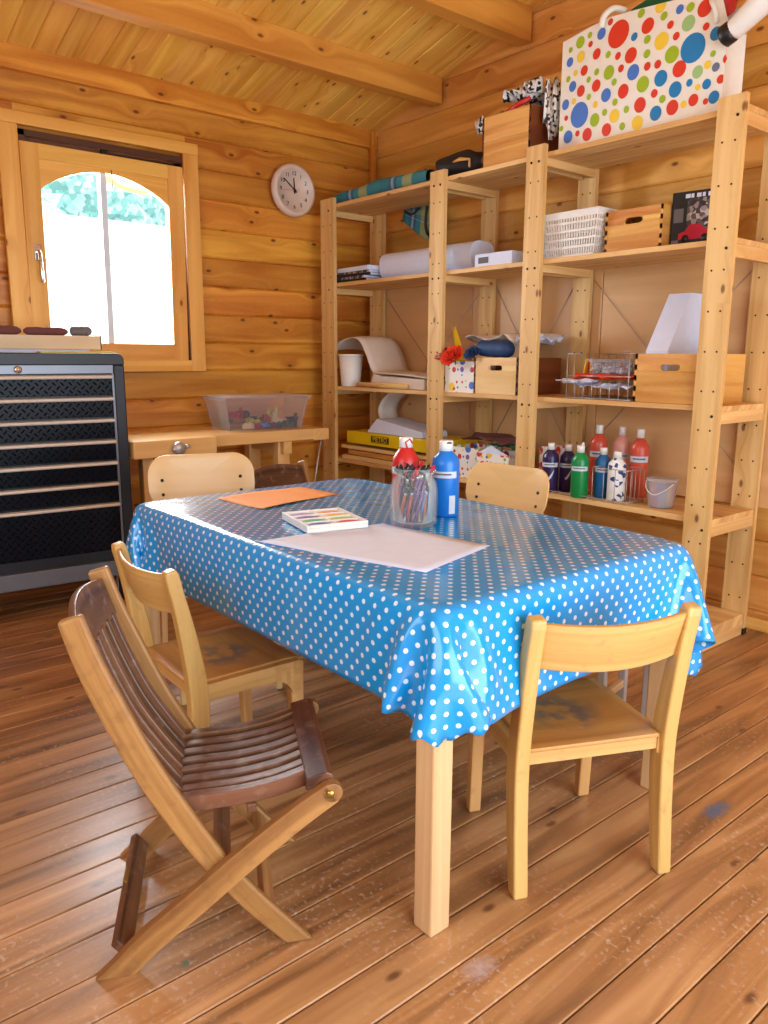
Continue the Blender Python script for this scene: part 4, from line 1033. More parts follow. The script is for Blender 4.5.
# ------------------------------------------------------------------ crates and boxes
def crate(name, label, c, sx, sy, h, mats, slot='front', group=None, rz=0, lift=.05):
    """open crate: sx along X, sy along Y; front (-X) and side (-Y) panels, slot cut in the long front"""
    t = thing(name, label, 'crate', c, rz, group); th = .012
    mf, ms = mats
    def panel_slot(axis, pos, mat, L, nm):
        g = G(); hw, zc_, r = .045, h*.72, .013
        def q(a0, a1, z0, z1):
            if axis == 'y': g.bx(pos, pos+th, a0, a1, z0, z1, 'y')
            else: g.bx(a0, a1, pos, pos+th, z0, z1, 'x')
        q(-L/2, L/2, 0, zc_-r); q(-L/2, L/2, zc_+r, h)
        q(-L/2, -hw, zc_-r, zc_+r); q(hw, L/2, zc_-r, zc_+r)
        # rounded slot ends
        for s in (-1, 1):
            for k in range(5):
                a, b = R(90-36*k), R(90-36*(k+1))
                # small wedges filling the corners
                pa, pb = (math.cos(a)*r, math.sin(a)*r), (math.cos(b)*r, math.sin(b)*r)
                poly = [(s*(hw-r+pa[0]), zc_+pa[1]), (s*(hw-r+pb[0]), zc_+pb[1]), (s*(hw+.0005), zc_+pb[1]), (s*(hw+.0005), zc_+pa[1])]
                if axis == 'y': g.prism(poly, (pos, 0, 0), (0, 1, 0), (0, 0, 1), (th, 0, 0), (0, 1, 0))
                else: g.prism(poly, (0, pos, 0), (1, 0, 0), (0, 0, 1), (0, th, 0), (1, 0, 0))
        g.done(nm, mat, t)
    if slot: panel_slot('y', -sx/2, mf, sy, 'front_panel')
    else:
        g = G(); g.bx(-sx/2, -sx/2+th, -sy/2, sy/2, 0, h*.5-.0006, 'y'); g.bx(-sx/2, -sx/2+th, -sy/2, sy/2, h*.5+.0006, h, 'y'); g.done('front_panel', mf, t, bevel=.001)
    g = G(); g.bx(sx/2-th, sx/2, -sy/2, sy/2, 0, h, 'y'); g.done('back_panel', mf, t, bevel=.001)
    for s, y0 in ((0, -sy/2-.0003), (1, sy/2-th+.0003)):
        g = G(); g.bx(-sx/2+.0, sx/2, y0, y0+th, 0, h, 'x'); 
        nf = 9
        for k in range(nf):
            if k % 2: g.bx(-sx/2-.0006, -sx/2+.001, y0, y0+th, k*h/nf, (k+1)*h/nf, 'x')
        g.done('end_panel', ms, t)
    g = G(); g.bx(-sx/2+th, sx/2-th, -sy/2+th, sy/2-th, .0, .008); g.done('bottom', mf, t)
    return t
crate('wooden_crate', 'pine crate with a hand slot at the right end of the middle shelf', (3.20, 1.775, S2), .32, .33, .205, ('crate', 'crate'))
g = G(); g.bx(3.19, 3.23, 1.68, 1.83, S2+.03, S2+.10); 
# magazine file, leaning slanted box
mf = thing('magazine_file', 'white slanted magazine file standing in the pine crate', 'file', (3.205, 1.868, S2+.012))
g.bm.free()
g = G(); prof = [(.13, 0), (.235, .19), (.13+.02, .445), (.045, .46), (-.11, .20), (-.11, 0)]
prof = [(-.12, 0), (.13, 0), (.13, .20), (.0, .455), (-.105, .46), (-.12, .44)]
prof = [(-.12, 0), (.13, 0), (.13, .452), (.035, .452), (-.12, .205)]
g.prism(prof, (0, -.052, 0), (1, 0, 0), (0, 0, 1), (0, .003, 0)); g.prism(prof, (0, .049, 0), (1, 0, 0), (0, 0, 1), (0, .003, 0))
g.bx(.127, .13, -.049, .049, 0, .452, 'z'); g.bx(-.12, .127, -.049, .049, 0, .003); g.bx(-.12, -.117, -.049, .049, .003, .205)
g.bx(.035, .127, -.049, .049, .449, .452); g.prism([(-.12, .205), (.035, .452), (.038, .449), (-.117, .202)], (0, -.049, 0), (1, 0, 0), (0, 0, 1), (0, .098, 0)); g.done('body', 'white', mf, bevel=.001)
sheet_ = G(); sheet_.box((0, 0, .13), (.003, .18, .25), 'z', rot=(R(-6), 0, 0)); tag(sheet_.done('paper_sheet', 'white', None, loc=(3.3405, 1.88, S2+.03)), 'loose white sheet sticking up behind the magazine file', 'paper')
# wire basket with clutter
wk = thing('wire_basket', 'open wire basket heaped with papers beside the pine crate', 'basket', (3.19, 2.125, S2))
g = G(); hx_, hy_ = .16, .165
for z_ in (.004, .105, .205):
    if z_ > .2: g.tube([(-hx_, -hy_, .215), (-hx_, -hy_+.04, .215)], .0028, 6); 
    for a, b in (((-hx_, -hy_), (-hx_, hy_)), ((hx_, -hy_), (hx_, hy_)), ((-hx_, -hy_), (hx_, -hy_)), ((-hx_, hy_), (hx_, hy_))):
        if z_ > .2 and a[0] < 0 and b[0] < 0: continue
        g.tube([(*a, z_), (*b, z_)], .0026, 6)
for k in range(8):
    y_ = -hy_+k*2*hy_/7; g.tube([(hx_, y_, .004), (hx_, y_, .205)], .0018, 6)
    g.tube([(-hx_, y_, .004), (-hx_, y_, .085 if 0 < k < 7 else .205)], .0022, 6); g.tube([(-hx_, y_, .004), (hx_, y_, .004)], .0018, 6)
for k in range(1, 6):
    x_ = -hx_+k*2*hx_/6; g.tube([(x_, hy_, .004), (x_, hy_, .205)], .0018, 6); g.tube([(x_, -hy_, .004), (x_, -hy_, .205)], .0018, 6)
g.done('wires', 'wire', wk)
def crumple(name, label, cat, c, sx, sy, hgt, mat, seed, rz=0, th=.0015, group=None, nn=18, droop=0):
    r2 = random.Random(seed); ph = [(r2.uniform(3, 13), r2.uniform(3, 13), r2.uniform(0, 6), r2.uniform(.3, 1)) for _ in range(6)]
    def fn(u, v):
        z = sum(w*abs(math.sin(a*u+b*v+e)) for a, b, e, w in ph)/3
        ed = 1+.12*math.sin(9*u+seed)+.1*math.sin(7*v)
        return ((u-.5)*sx*(1+.1*math.sin(8*v+seed)), (v-.5)*sy*(1+.08*math.sin(11*u)), hgt*z-droop*(2*u-1)**2)
    g = G(); g.sheet(fn, nn, nn, th, uvs=(sx, sy)); return tag(g.done(name, mat, None, loc=c, rot=(0, 0, rz)), label, cat, group)
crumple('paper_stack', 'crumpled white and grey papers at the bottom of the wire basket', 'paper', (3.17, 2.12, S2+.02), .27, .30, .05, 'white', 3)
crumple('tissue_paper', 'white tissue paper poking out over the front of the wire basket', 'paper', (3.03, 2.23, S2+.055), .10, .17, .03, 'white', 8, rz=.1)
crumple('craft_felt', 'bright orange-red paper lying across the wire basket', 'paper', (3.13, 2.10, S2+.075), .22, .29, .035, 'fabred', 5)
pb = tub('plastic_box', 'clear plastic box of craft bits on top of the wire basket heap', 'box', (3.17, 2.09, S2+.105), .17, .21, .20, .24, .075, 'clear', .006)
g = G(); g.sheet(lambda u, v: ((u-.5)*.165, (v-.5)*.205, .055+.008*math.sin(13*u)*math.sin(17*v)), 16, 16, .045); tag(g.done('craft_bits', 'mess', None, loc=(3.17, 2.09, S2+.107)), 'mixed grey and pink craft bits in the clear box on the wire basket', 'craft bits', kind='stuff')
for i, (y_, c_) in enumerate(((2.255, 'yellow'), (2.245, 'orange'), (2.235, 'yellow'))):
    g = G(); g.tube([(0, 0, 0), (.01, .01*(i-1), .11), (.012, .012*(i-1), .12)], [.004, .004, .001], 6)
    tag(g.done('pencil', 'fabyel' if c_ == 'yellow' else 'fabred', None, loc=(3.10+.018*i, y_, S2+.065)), '%s pencil standing at the left side of the wire basket%s' % (c_, '' if c_ == 'orange' else ', one of two'), 'pencil', 'pencils in the wire basket')
# mid bay
crate('wooden_crate', 'pale pine crate with a hand slot beside the spotted gift box', (3.20, 2.74, S2), .34, .30, .185, ('crateP', 'darkcrate'))
gb = thing('gift_box', 'small spotted gift box full of fabric flowers beside the pale crate', 'box', (3.108, 2.993, S2))
def card_box(t, sx, sy, h, mat='confetti', th=.003):
    g = G(); g.bx(-sx/2, sx/2, -sy/2, sy/2, 0, th); g.bx(-sx/2, -sx/2+th, -sy/2, sy/2, th, h, 'y'); g.bx(sx/2-th, sx/2, -sy/2, sy/2, th, h, 'y'); g.bx(-sx/2+th, sx/2-th, -sy/2, -sy/2+th, th, h); g.bx(-sx/2+th, sx/2-th, sy/2-th, sy/2, th, h)
    g.done('card_walls', mat, t)
card_box(gb, .15, .235, .165)
def flower(label, c, r, mat, leaf=None):
    t = thing('fabric_flower', label, 'flower', c)
    g = G(); r2 = random.Random(int(c[1]*1000))
    for k in range(11):
        a = k*2.4; q = r*(.25+.75*k/10); 
        def fn(u, v, a=a, q=q):
            th = a+(u-.5)*2.0; rad = q*(.35+.65*v); return (rad*math.cos(th)*.9, rad*math.sin(th), r*.9*(1-q/r*.6)*v**.6+q*.08*math.sin(5*th))
        g.sheet(fn, 6, 4, .002)
    rot = Matrix.Rotation(R(-55), 3, 'Y')
    for v in g.bm.verts: v.co = rot @ v.co
    g.done('petals', mat, t)
    g = G(); g.tube([(0, 0, 0), (.03, 0, -.06)], .004, 6); g.done('stem', 'dgreen', t)
    return t
flower('red-orange fabric rose hanging over the spotted gift box', (3.02, 3.03, S2+.18), .078, 'fabred')
flower('small magenta fabric flower at the left edge of the gift box', (3.03, 3.13, S2+.195), .05, 'magenta')
flower('dark blue fabric flower at the right edge of the gift box', (3.035, 2.90, S2+.20), .055, 'navy')
g = G(); g.sheet(lambda u, v: (.01*math.sin(3*v)-.01, (u-.5)*.09*(1-.75*v)+.05*v, .20*v+.01*math.sin(7*u)), 8, 10, .003); tag(g.done('felt_leaf', 'fabyel', None, loc=(3.075, 3.03, S2+.14)), 'yellow felt petal sticking up from the gift box', 'felt')
roll('rolled_cloth', 'blue rolled cloth lying across the pale crate', 'cloth', (3.07, 2.90, S2+.235), (3.075, 2.665, S2+.225), .042, 'navy', .03)
crumple('brown_paper', 'crumpled pinkish paper spread over the pale crate', 'paper', (3.24, 2.78, S2+.245), .30, .46, .05, 'cream', 12, th=.002, nn=22)
crumple('white_bag', 'crumpled white plastic bag bulging over the right end of the pale crate', 'bag', (3.20, 2.60, S2+.20), .22, .15, .10, 'white', 21, th=.002)
# left bay: bucket and draped paper
bu = thing('bucket', 'small white bucket standing under the draped paper', 'bucket', (3.075, 4.015, S2))
g = G(); g.lathe([(0, 0), (.058, 0), (.060, .004), (.078, .20), (.075, .20), (.057, .006), (0, .004)], n=32); b = g.done('body', 'milky' if False else 'plastw', bu)
g = G(); g.lathe([(.0785, .19), (.082, .19), (.082, .202), (.075, .202), (.075, .198)], n=32); g.done('rim', 'plastw', bu)
g = G(); g.lathe([(.0592, .002), (.0610, .02)], n=32); g.done('base_band', 'greycloth', bu)
dp = spline([(0, 4.19, S2+.22), (0, 4.12, S2+.27), (0, 4.00, S2+.30), (0, 3.90, S2+.285), (0, 3.83, S2+.20), (0, 3.77, S2+.10), (0, 3.70, S2+.085), (0, 3.5, S2+.08), (0, 3.28, S2+.065)], 5)
def fn(u, v):
    k = v*(len(dp)-1); i = min(int(k), len(dp)-2); p = dp[i].lerp(dp[i+1], k-i)
    return (3.05+.30*u, p.y-.26*u*(0 if v < .5 else 0)-.0, p.z+.012*math.sin(3*u))
dr = thing('paper_roll', 'wide unrolled cream paper draped over the bucket and down the shelf', 'paper', (3.05, 3.9, S2))
g = G(); g.sheet(lambda u, v: tuple(Vector(fn(u, v))-Vector((3.05, 3.9, S2))), 6, 50, .004); g.done('draped_sheet', 'cream', dr)
g = G(); g.prism([(-.10-.0, .0), (-.60, 0), (-.60, .06), (-.20, .073), (-.135, .09)], (0.005, 0, .0), (0, 1, 0), (0, 0, 1), (.29, 0, 0)); g.done('paper_stack', 'cream', dr, bevel=.004)
g = G(); g.tube([(3.03, 3.88, S2+.017), (3.03, 3.42, S2+.017)], .016, 12); tag(g.done('rolling_pin', 'shelf'), 'pale wooden rod lying along the front edge of the paper stack', 'rod')
# lower left shelf: game box etc
gm = thing('game_box', 'flat yellow box lettered METRO on the low left shelf', 'box', (3.045, 3.66, S1+.105))
g = G(); g.bx(0, .32, -.50, .36, 0, .075, 'y'); g.done('box', 'yellow', gm, bevel=.002)
g = G(); g.bx(-.0012, 0, -.115+.055, .055+.055, .018, .062); pl = g.done('name_plate', 'black', gm)
g = G(); g.bx(-.0015, -.001, -.115+.06, .05+.055, .021, .0235); g.bx(-.0015, -.001, -.115+.06, .05+.055, .0565, .059); g.done('border', 'yellow', pl)
text('METRO', .042, 'lettering', 'yellow', pl, (-.0018, .025, .040), (R(90), 0, R(-90)))
for i, (dz, y0, y1, lab, mt) in enumerate(((0, 3.20, 4.05, 'lowest thin board under the yellow METRO box', 'crateP'), (.032, 3.24, 4.0, 'middle of the boards under the yellow METRO box', 'crate'), (.064, 3.22, 4.09, 'uppermost thin board directly beneath the yellow METRO box', 'shelf'))):
    g = G(); g.bx(3.03+.01*i, 3.33, y0, y1, S1+dz, S1+dz+(.026 if i < 2 else .022), 'y'); tag(g.done('board', mt, bevel=.001), lab, 'board')
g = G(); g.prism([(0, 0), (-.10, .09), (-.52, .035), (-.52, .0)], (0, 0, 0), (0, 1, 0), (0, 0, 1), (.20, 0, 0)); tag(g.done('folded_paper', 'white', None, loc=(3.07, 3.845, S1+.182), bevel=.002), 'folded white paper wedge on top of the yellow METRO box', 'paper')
cs = spline([(0, .10, .235), (0, .03, .18), (0, .0, .12), (0, .03, .05), (0, .07, .0)], 5)
g = G(); g.sheet(lambda u, v: (.16*u, cs[min(int(v*(len(cs)-1)), len(cs)-1)].y*-1+.0, cs[min(int(v*(len(cs)-1)), len(cs)-1)].z-.012), 4, 20, .002); tag(g.done('curled_paper', 'cream', None, loc=(3.19, 3.88, S1+.20)), 'curled strip of pale paper standing behind the folded white paper', 'paper')
# low middle bay: spotted boxes
for i, (y0, y1, x0, h, lab) in enumerate(((2.865, 3.09, 3.05, .165, 'spotted box with a square top next to the blue paint bottle'), (2.63, 2.855, 3.03, .15, 'spotted box with pointed flaps left of the third post'), (2.455, 2.52, 3.10, .205, 'narrow spotted box left of the purple bottles'))):
    t = thing('gift_box', lab, 'box', (x0+.1, (y0+y1)/2, S1), 0)
    if i < 2: card_box(t, .2, y1-y0, h)
    else:
        g = G(); g.bx(-.06, .06, -(y1-y0)/2, (y1-y0)/2, 0, h, 'z'); g.done('card_walls', 'confetti', t)
    if i == 1:
        g = G(); g.prism([(-.112, h-.005), (.112, h), (.02, h+.045)], (-.09, 0, 0), (0, 1, 0), (0, 0, 1), (.003, 0, 0)); g.done('flap', 'white', t)
crumple('craft_felt', 'dark red and green scraps heaped on the spotted boxes', 'fabric', (3.2, 2.86, S1+.17), .2, .36, .045, 'maroon', 31)
crumple('craft_felt', 'dull green scrap of felt on top of the spotted box with pointed flaps', 'fabric', (3.16, 2.75, S1+.165), .1, .17, .03, 'dgreen', 33)

# ------------------------------------------------------------------ shelf two
def magazine(lab, c, sx, sy, h, rz, mat, edge='white'):
    t = thing('magazine', lab, 'magazine', c, rz); g = G(); g.bx(-sx/2+.002, sx/2-.002, -sy/2+.002, sy/2-.002, .0008, h-.0008); g.done('pages', edge, t)
    g = G(); g.bx(-sx/2, sx/2, -sy/2, sy/2, 0, .0009); g.bx(-sx/2, sx/2, -sy/2, sy/2, h-.0009, h); g.bx(-sx/2, -sx/2+.001, -sy/2, sy/2, 0, h); g.done('cover', mat, t)
z = S3
for i, (h, mt, lab, rz) in enumerate(((.014, 'black', 'black-covered magazine at the bottom of the stack on the left shelf', .05), (.014, 'cover', 'dark printed magazine second from the bottom of the left stack', -.06), (.015, 'black', 'black-covered magazine in the middle of the left stack', .1), (.012, 'cover', 'dark printed magazine just beneath the white one', .02), (.026, 'white', 'white booklet on top of the magazine stack', -.04))):
    magazine(lab, (3.18, 3.98-.012*i+(.03 if i == 4 else 0), z+.0005), .28, .30 if i < 4 else .36, h, rz, mt); z += h+.001
pr_ = thing('paper_roll', 'long white paper roll lying beside the magazines', 'paper roll', (3.20, 3.39, S3+.001))
g = G(); sq = [(.095*abs(math.cos(t_))**.7*(1 if math.cos(t_) > 0 else -1), .078+.078*abs(math.sin(t_))**.7*(1 if math.sin(t_) > 0 else -1)) for t_ in [2*math.pi*k/28 for k in range(28)]]
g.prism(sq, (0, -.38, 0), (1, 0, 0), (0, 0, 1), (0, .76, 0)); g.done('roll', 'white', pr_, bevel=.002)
g = G(); g.sheet(lambda u, v: (-.05-.05*u, -.37+.74*v, .017-.0165*u**.5), 4, 6, .002); g.done('loose_edge', 'white', pr_)
wbx = thing('carton', 'small white carton with a grey label on the shelf beside the third post', 'box', (3.17, 2.79, S3))
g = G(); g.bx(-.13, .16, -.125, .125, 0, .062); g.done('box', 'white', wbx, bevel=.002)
g = G(); g.bx(-.131, -.13, .03, .10, .015, .045); g.done('label', 'greycloth', wbx)
# white plastic basket with holes
pbk = thing('plastic_basket', 'white slotted plastic basket on the shelf left of the wooden box', 'basket', (3.17, 2.345, S3))
def basket_wall(g, a0, a1, b0, b1, fixfn, nx, nz, h):
    for i in range(nx+1):
        u = i/nx; g.sweep([fixfn(u, 0), fixfn(u, 1)], .006, .004, side=sd)
    for j in range(nz+1):
        v = j/nz; g.sweep([fixfn(0, v), fixfn(1, v)], .006, .004, side=sd)
g = G(); bx_, by_, tx_, ty_, hb_ = .22, .28, .26, .345, .195
zz = [.0, .02, .05, .08, .11, .14, .165, .195]
for sgn in (-1, 1):
    sd = (1, 0, 0)
    f1 = lambda u, v, s=sgn: Vector((s*(bx_+(tx_-bx_)*v)/2, (u-.5)*(by_+(ty_-by_)*v), hb_*v))
    for i in range(23): g.sweep([f1(i/22, .04), f1(i/22, .98)], .0055, .004, side=sd)
    for v in (.03, .22, .4, .58, .76): g.sweep([f1(0, v), f1(1, v)], .009, .0045, side=sd)
    g.sweep([f1(0, .94), f1(1, .94)], .03, .005, side=sd)
    f2 = lambda u, v, s=sgn: Vector(((u-.5)*(bx_+(tx_-bx_)*v), s*(by_+(ty_-by_)*v)/2, hb_*v)); sd = (0, 1, 0)
    for i in range(17): g.sweep([f2(i/16, .04), f2(i/16, .98)], .0055, .004, side=sd)
    for v in (.03, .22, .4, .58, .76): g.sweep([f2(0, v), f2(1, v)], .009, .0045, side=sd)
    g.sweep([f2(0, .94), f2(1, .94)], .03, .005, side=sd)
g.bx(-bx_/2, bx_/2, -by_/2, by_/2, 0, .004); g.done('body', 'plastw', pbk)
g = G(); 
for s in (-1, 1): g.bx(s*tx_/2-.006, s*tx_/2+.006, -ty_/2-.006, ty_/2+.006, hb_-.004, hb_+.004, 'y'); g.bx(-tx_/2, tx_/2, s*ty_/2-.006, s*ty_/2+.006, hb_-.004, hb_+.004)
g.done('rim', 'plastw', pbk, bevel=.002)
crumple('cloth_bundle', 'pale cloths bundled inside the white slotted basket', 'cloth', (3.17, 2.345, S3+.03), .18, .22, .11, 'cream', 44)
crate('wooden_crate', 'small pine box with a hand slot beside the white slotted basket', (3.20, 2.02, S3), .24, .28, .175, ('crate', 'crate'))
g = G(); g.sheet(lambda u, v: ((u-.5)*.14, (v-.5)*.24, .03*math.sin(3.1*u)+.012*math.sin(11*v)), 8, 14, .01); tag(g.done('yellow_cloth', 'fabyel', None, loc=(3.2, 2.02, S3+.16)), 'yellow cloth showing over the rim of the small pine box', 'cloth')
bkx = thing('book', 'dark picture book with a red toy car on its cover, leaning by the right post', 'book', (3.16, 1.765, S3), R(8))
g = G(); g.bx(-.008, .02, -.105, .105, .003, .215, 'z'); g.done('pages', 'white', bkx)
g = G(); g.bx(-.012, -.008, -.11, .11, 0, .22, 'z'); g.bx(.02, .024, -.11, .11, 0, .22, 'z'); g.bx(-.012, .024, .106, .11, 0, .22, 'z'); cv = g.done('cover', 'black', bkx)
g = G(); g.bx(-.0128, -.012, -.10, .045, .03, .19, 'z'); g.done('cover_picture', 'cover', cv)
g = G(); g.bx(-.0125, -.012, .06, .10, .10, .155, 'z'); g.bx(-.0125, -.012, .075, .105, .006, .03, 'z'); g.done('cover_panel', 'greycloth', cv)
g = G(); poly = [(.075, .032), (.075, .055), (.05, .062), (.03, .088), (-.01, .09), (-.03, .07), (-.055, .064), (-.06, .035)]
for i in range(len(poly)-1): g.prism([poly[i], poly[i+1], (poly[i+1][0], .03), (poly[i][0], .03)], (-.0135, 0, 0), (0, 1, 0), (0, 0, 1), (-.0006, 0, 0))
g.done('printed_car', 'magenta', cv)
g = G()
for y_ in (.045, -.035): g.lathe([(0, 0), (.016, 0), (.016, .0008), (0, .0008)], (-.0142, y_, .032), 16, rot=Matrix.Rotation(R(-90), 3, 'Y'))
g.done('printed_wheels', 'black', cv)
g = G()
for k, wdt in enumerate((.02, .012, .018, .012, .02, .014, .016)): g.bx(-.0135, -.0128, .055-k*.023-wdt, .055-k*.023, .193, .209)
g.done('title_lettering', 'white', cv)

# ------------------------------------------------------------------ top shelf
def blanket():
    t = thing('blanket', 'folded teal and yellow plaid blanket on the top shelf, spilling over its rear edge', 'blanket', (3.2, 3.8, S4))
    def fn(u, v):
        y = -.46+.87*u; a = 2*math.pi*v; hh = .032+.022*math.sin(2.2*u+.6); x = .10*math.cos(a)
        sq = math.sin(a); return (x-.02, y, hh+hh*(abs(sq)**.6)*(1 if sq > 0 else -1)+.004*math.sin(14*u+3*a)*(sq > 0))
    g = G(); g.sheet(fn, 30, 20, 0, uvs=(.9, .45)); 
    g.done('folded_blanket', 'plaid', t)
    def f2(u, v):
        y = -.20+.36*u; return (.25+.004*math.sin(9*u)+.02*(1-v), y, .02-.235*v*(1-.62*abs(u-.35)**1.1*1.6)+.0)
    g = G(); g.sheet(f2, 14, 10, .006, uvs=(.4, .25)); g.done('hanging_corner', 'plaid', t)
    g = G(); g.sheet(lambda u, v: (.06+.21*v, -.20+.36*u, .03-.005*v), 6, 6, .006, uvs=(.4, .25)); g.done('rear_fold', 'plaid', t)
    g = G(); g.tube(spline([(.24, -.18, .0), (.235, -.15, -.13), (.235, -.11, -.19), (.235, -.08, -.13), (.235, -.09, -.02)], 5), .009, 8); g.tube(spline([(.235, -.02, -.02), (.235, .05, -.05), (.235, .12, -.02)], 4), .006, 8); g.done('strap', 'blackcloth', t)
    return t
blanket()
def pillow(name, lab, cat, c, sx, sy, sz, mat, seed, rz=0):
    r2 = random.Random(seed); e = [r2.uniform(0, 6) for _ in range(4)]
    g = G(); prof = []
    def fn(u, v):
        a = 2*math.pi*u; b = math.pi*(v-.5); cx__ = math.cos(b); k = abs(math.cos(a))**.55*(1 if math.cos(a) > 0 else -1); l = abs(math.sin(a))**.55*(1 if math.sin(a) > 0 else -1)
        w_ = 1+.07*math.sin(3*a+e[0])+.05*math.sin(5*a+4*b+e[1])
        q = abs(cx__)**.5
        return (sx/2*k*q*w_, sy/2*l*q*w_, sz/2+sz/2*math.sin(b)*(1+.12*math.sin(4*a+e[2])*max(0, math.sin(b))))
    g.sheet(fn, 28, 14); return tag(g.done(name, mat, None, loc=c, rot=(0, 0, rz)), lab, cat)
pillow('bag', 'limp black bag on the top shelf left of the wooden crate with fabric', 'bag', (3.22, 3.145, S4+.002), .28, .34, .14, 'blackcloth', 2, .1)
g = G(); g.bx(3.33, 3.44, 2.64, 3.0, S4+.001, S4+.03, 'y'); tag(g.done('black_folder', 'blackcloth', bevel=.003), 'flat black folder lying along the rear of the top shelf', 'folder')
c1 = crate('wooden_crate', 'pine crate of patterned fabric on the top shelf left of the spotted bag', (3.205, 2.74, S4+.002), .31, .31, .235, ('crate', 'darkcrate'), slot=None)
crumple('patterned_fabric', 'black and white spotted fabric spilling from the top-shelf crate', 'fabric', (3.20, 2.68, S4+.19), .26, .20, .16, 'cow', 51, th=.003)
crumple('patterned_fabric', 'black and white spotted fabric hanging over the left side of the top-shelf crate', 'fabric', (3.10, 2.925, S4+.10), .10, .05, .14, 'cow', 54, th=.003)
crumple('patterned_fabric', 'black and white spotted fabric between the top-shelf crate and the spotted bag', 'fabric', (3.2, 2.515, S4-.05), .20, .07, .30, 'cow', 57, th=.003)
g = G(); g.tube([(3.07, 2.76, S4+.235), (3.06, 2.68, S4+.255), (3.08, 2.62, S4+.275)], .012, 8); tag(g.done('red_ribbon', 'red'), 'red ribbon on the rim of the top-shelf crate', 'ribbon')
g = G(); g.tube([(3.06, 2.99, S4+.03), (3.07, 3.0, S4+.07), (3.05, 3.05, S4+.075), (3.05, 3.10, S4+.07)], [.006, .006, .01, .004], 8); tag(g.done('clothes_peg', 'crate'), 'thin wooden hook poking out left of the top-shelf crate', 'hook')
# large spotted bag
BAGDOTS = [(2.346, 2.597, 0.021, 'g'), (2.296, 2.612, 0.011, 'g'), (2.234, 2.599, 0.02, 'b'), (2.145, 2.572, 0.047, 'r'), (2.193, 2.634, 0.012, 'r'), (2.064, 2.538, 0.014, 's'), (2.005, 2.563, 0.026, 'r'), (2.043, 2.622, 0.015, 'g'), (1.955, 2.622, 0.022, 'y'), (1.935, 2.579, 0.014, 'g'), (1.868, 2.584, 0.015, 'b'), (1.823, 2.578, 0.015, 'g'), (1.763, 2.557, 0.027, 'r'), (1.902, 2.537, 0.013, 'r'), (1.825, 2.521, 0.025, 'l'), (1.751, 2.489, 0.012, 'r'), (1.935, 2.486, 0.028, 'y'), (2.001, 2.51, 0.014, 'g'), (1.872, 2.487, 0.013, 'r'), (1.798, 2.425, 0.046, 's'), (1.71, 2.453, 0.021, 's'), (1.885, 2.423, 0.027, 'g'), (2.288, 2.573, 0.011, 'r'), (2.337, 2.536, 0.02, 'y'), (2.398, 2.53, 0.017, 'b'), (2.25, 2.523, 0.019, 'r'), (2.188, 2.503, 0.012, 'g'), (2.137, 2.484, 0.013, 'r'), (2.073, 2.469, 0.026, 'r'), (1.997, 2.455, 0.014, 'g'), (2.313, 2.473, 0.018, 'r'), (2.243, 2.449, 0.012, 'g'), (2.362, 2.476, 0.011, 'y'), (2.403, 2.461, 0.011, 'g'), (2.178, 2.43, 0.024, 'g'), (2.117, 2.43, 0.013, 'r'), (2.056, 2.4, 0.026, 'b'), (1.991, 2.406, 0.014, 'r'), (1.944, 2.402, 0.014, 'r'), (1.849, 2.362, 0.026, 'r'), (1.772, 2.333, 0.02, 'l'), (1.733, 2.349, 0.013, 'y'), (1.715, 2.384, 0.01, 'g'), (1.7, 2.333, 0.014, 'u'), (2.375, 2.424, 0.019, 'b'), (2.285, 2.429, 0.011, 'g'), (2.242, 2.394, 0.021, 'r'), (2.148, 2.385, 0.012, 'g'), (2.008, 2.343, 0.026, 'g'), (1.927, 2.346, 0.026, 's'), (1.803, 2.301, 0.012, 's'), (1.862, 2.29, 0.025, 's'), (1.767, 2.277, 0.01, 'y'), (1.732, 2.28, 0.016, 's'), (1.677, 2.285, 0.014, 'r'), (2.326, 2.393, 0.02, 'r'), (2.28, 2.358, 0.011, 'g'), (2.364, 2.36, 0.011, 'y'), (2.412, 2.357, 0.019, 'b'), (2.188, 2.343, 0.023, 'b'), (2.101, 2.338, 0.024, 'r'), (1.954, 2.296, 0.014, 'r'), (1.917, 2.267, 0.013, 'g'), (1.783, 2.234, 0.019, 'r'), (2.141, 2.305, 0.012, 'g'), (2.243, 2.318, 0.012, 'y'), (2.33, 2.296, 0.045, 'b'), (2.019, 2.267, 0.025, 'r'), (2.405, 2.299, 0.01, 'r'), (2.245, 2.257, 0.023, 'g'), (2.193, 2.276, 0.012, 'g'), (2.084, 2.264, 0.012, 'g'), (2.143, 2.251, 0.023, 'y'), (1.946, 2.22, 0.024, 's'), (1.872, 2.226, 0.024, 'r'), (1.824, 2.227, 0.012, 'y'), (1.732, 2.218, 0.01, 'r'), (1.699, 2.226, 0.02, 's'), (2.031, 2.201, 0.024, 'y'), (2.104, 2.203, 0.013, 'g'), (2.183, 2.205, 0.022, 'r'), (2.338, 2.221, 0.011, 'r'), (2.391, 2.217, 0.023, 'b'), (2.285, 2.206, 0.023, 'r'), (2.431, 2.26, 0.01, 'g'), (1.658, 2.353, 0.015, 'r'), (2.398, 2.58, 0.01, 'g')]
pal = dict(r=srgb(220, 58, 34), g=srgb(160, 188, 32), b=srgb(70, 122, 206), s=srgb(24, 128, 190), y=srgb(244, 208, 62), l=srgb(160, 200, 130), u=srgb(110, 118, 140))
bagm = [plain('bag_white', srgb(240, 236, 224), .5)]+[plain('print_'+n, pal[n], .5) for n in 'rgbsylu']
bag = thing('storage_bag', 'large white bag covered in bright coloured spots on the top shelf', 'bag', (3.08, 2.05, S4+.003))
def bagx(y, z):   # the face bulges gently
    u = (y-1.66)/.79; v = (z-2.16)/.47
    return 3.085-.02*math.sin(math.pi*min(1, max(0, u)))*math.sin(math.pi*min(1, max(0, v*.9)))
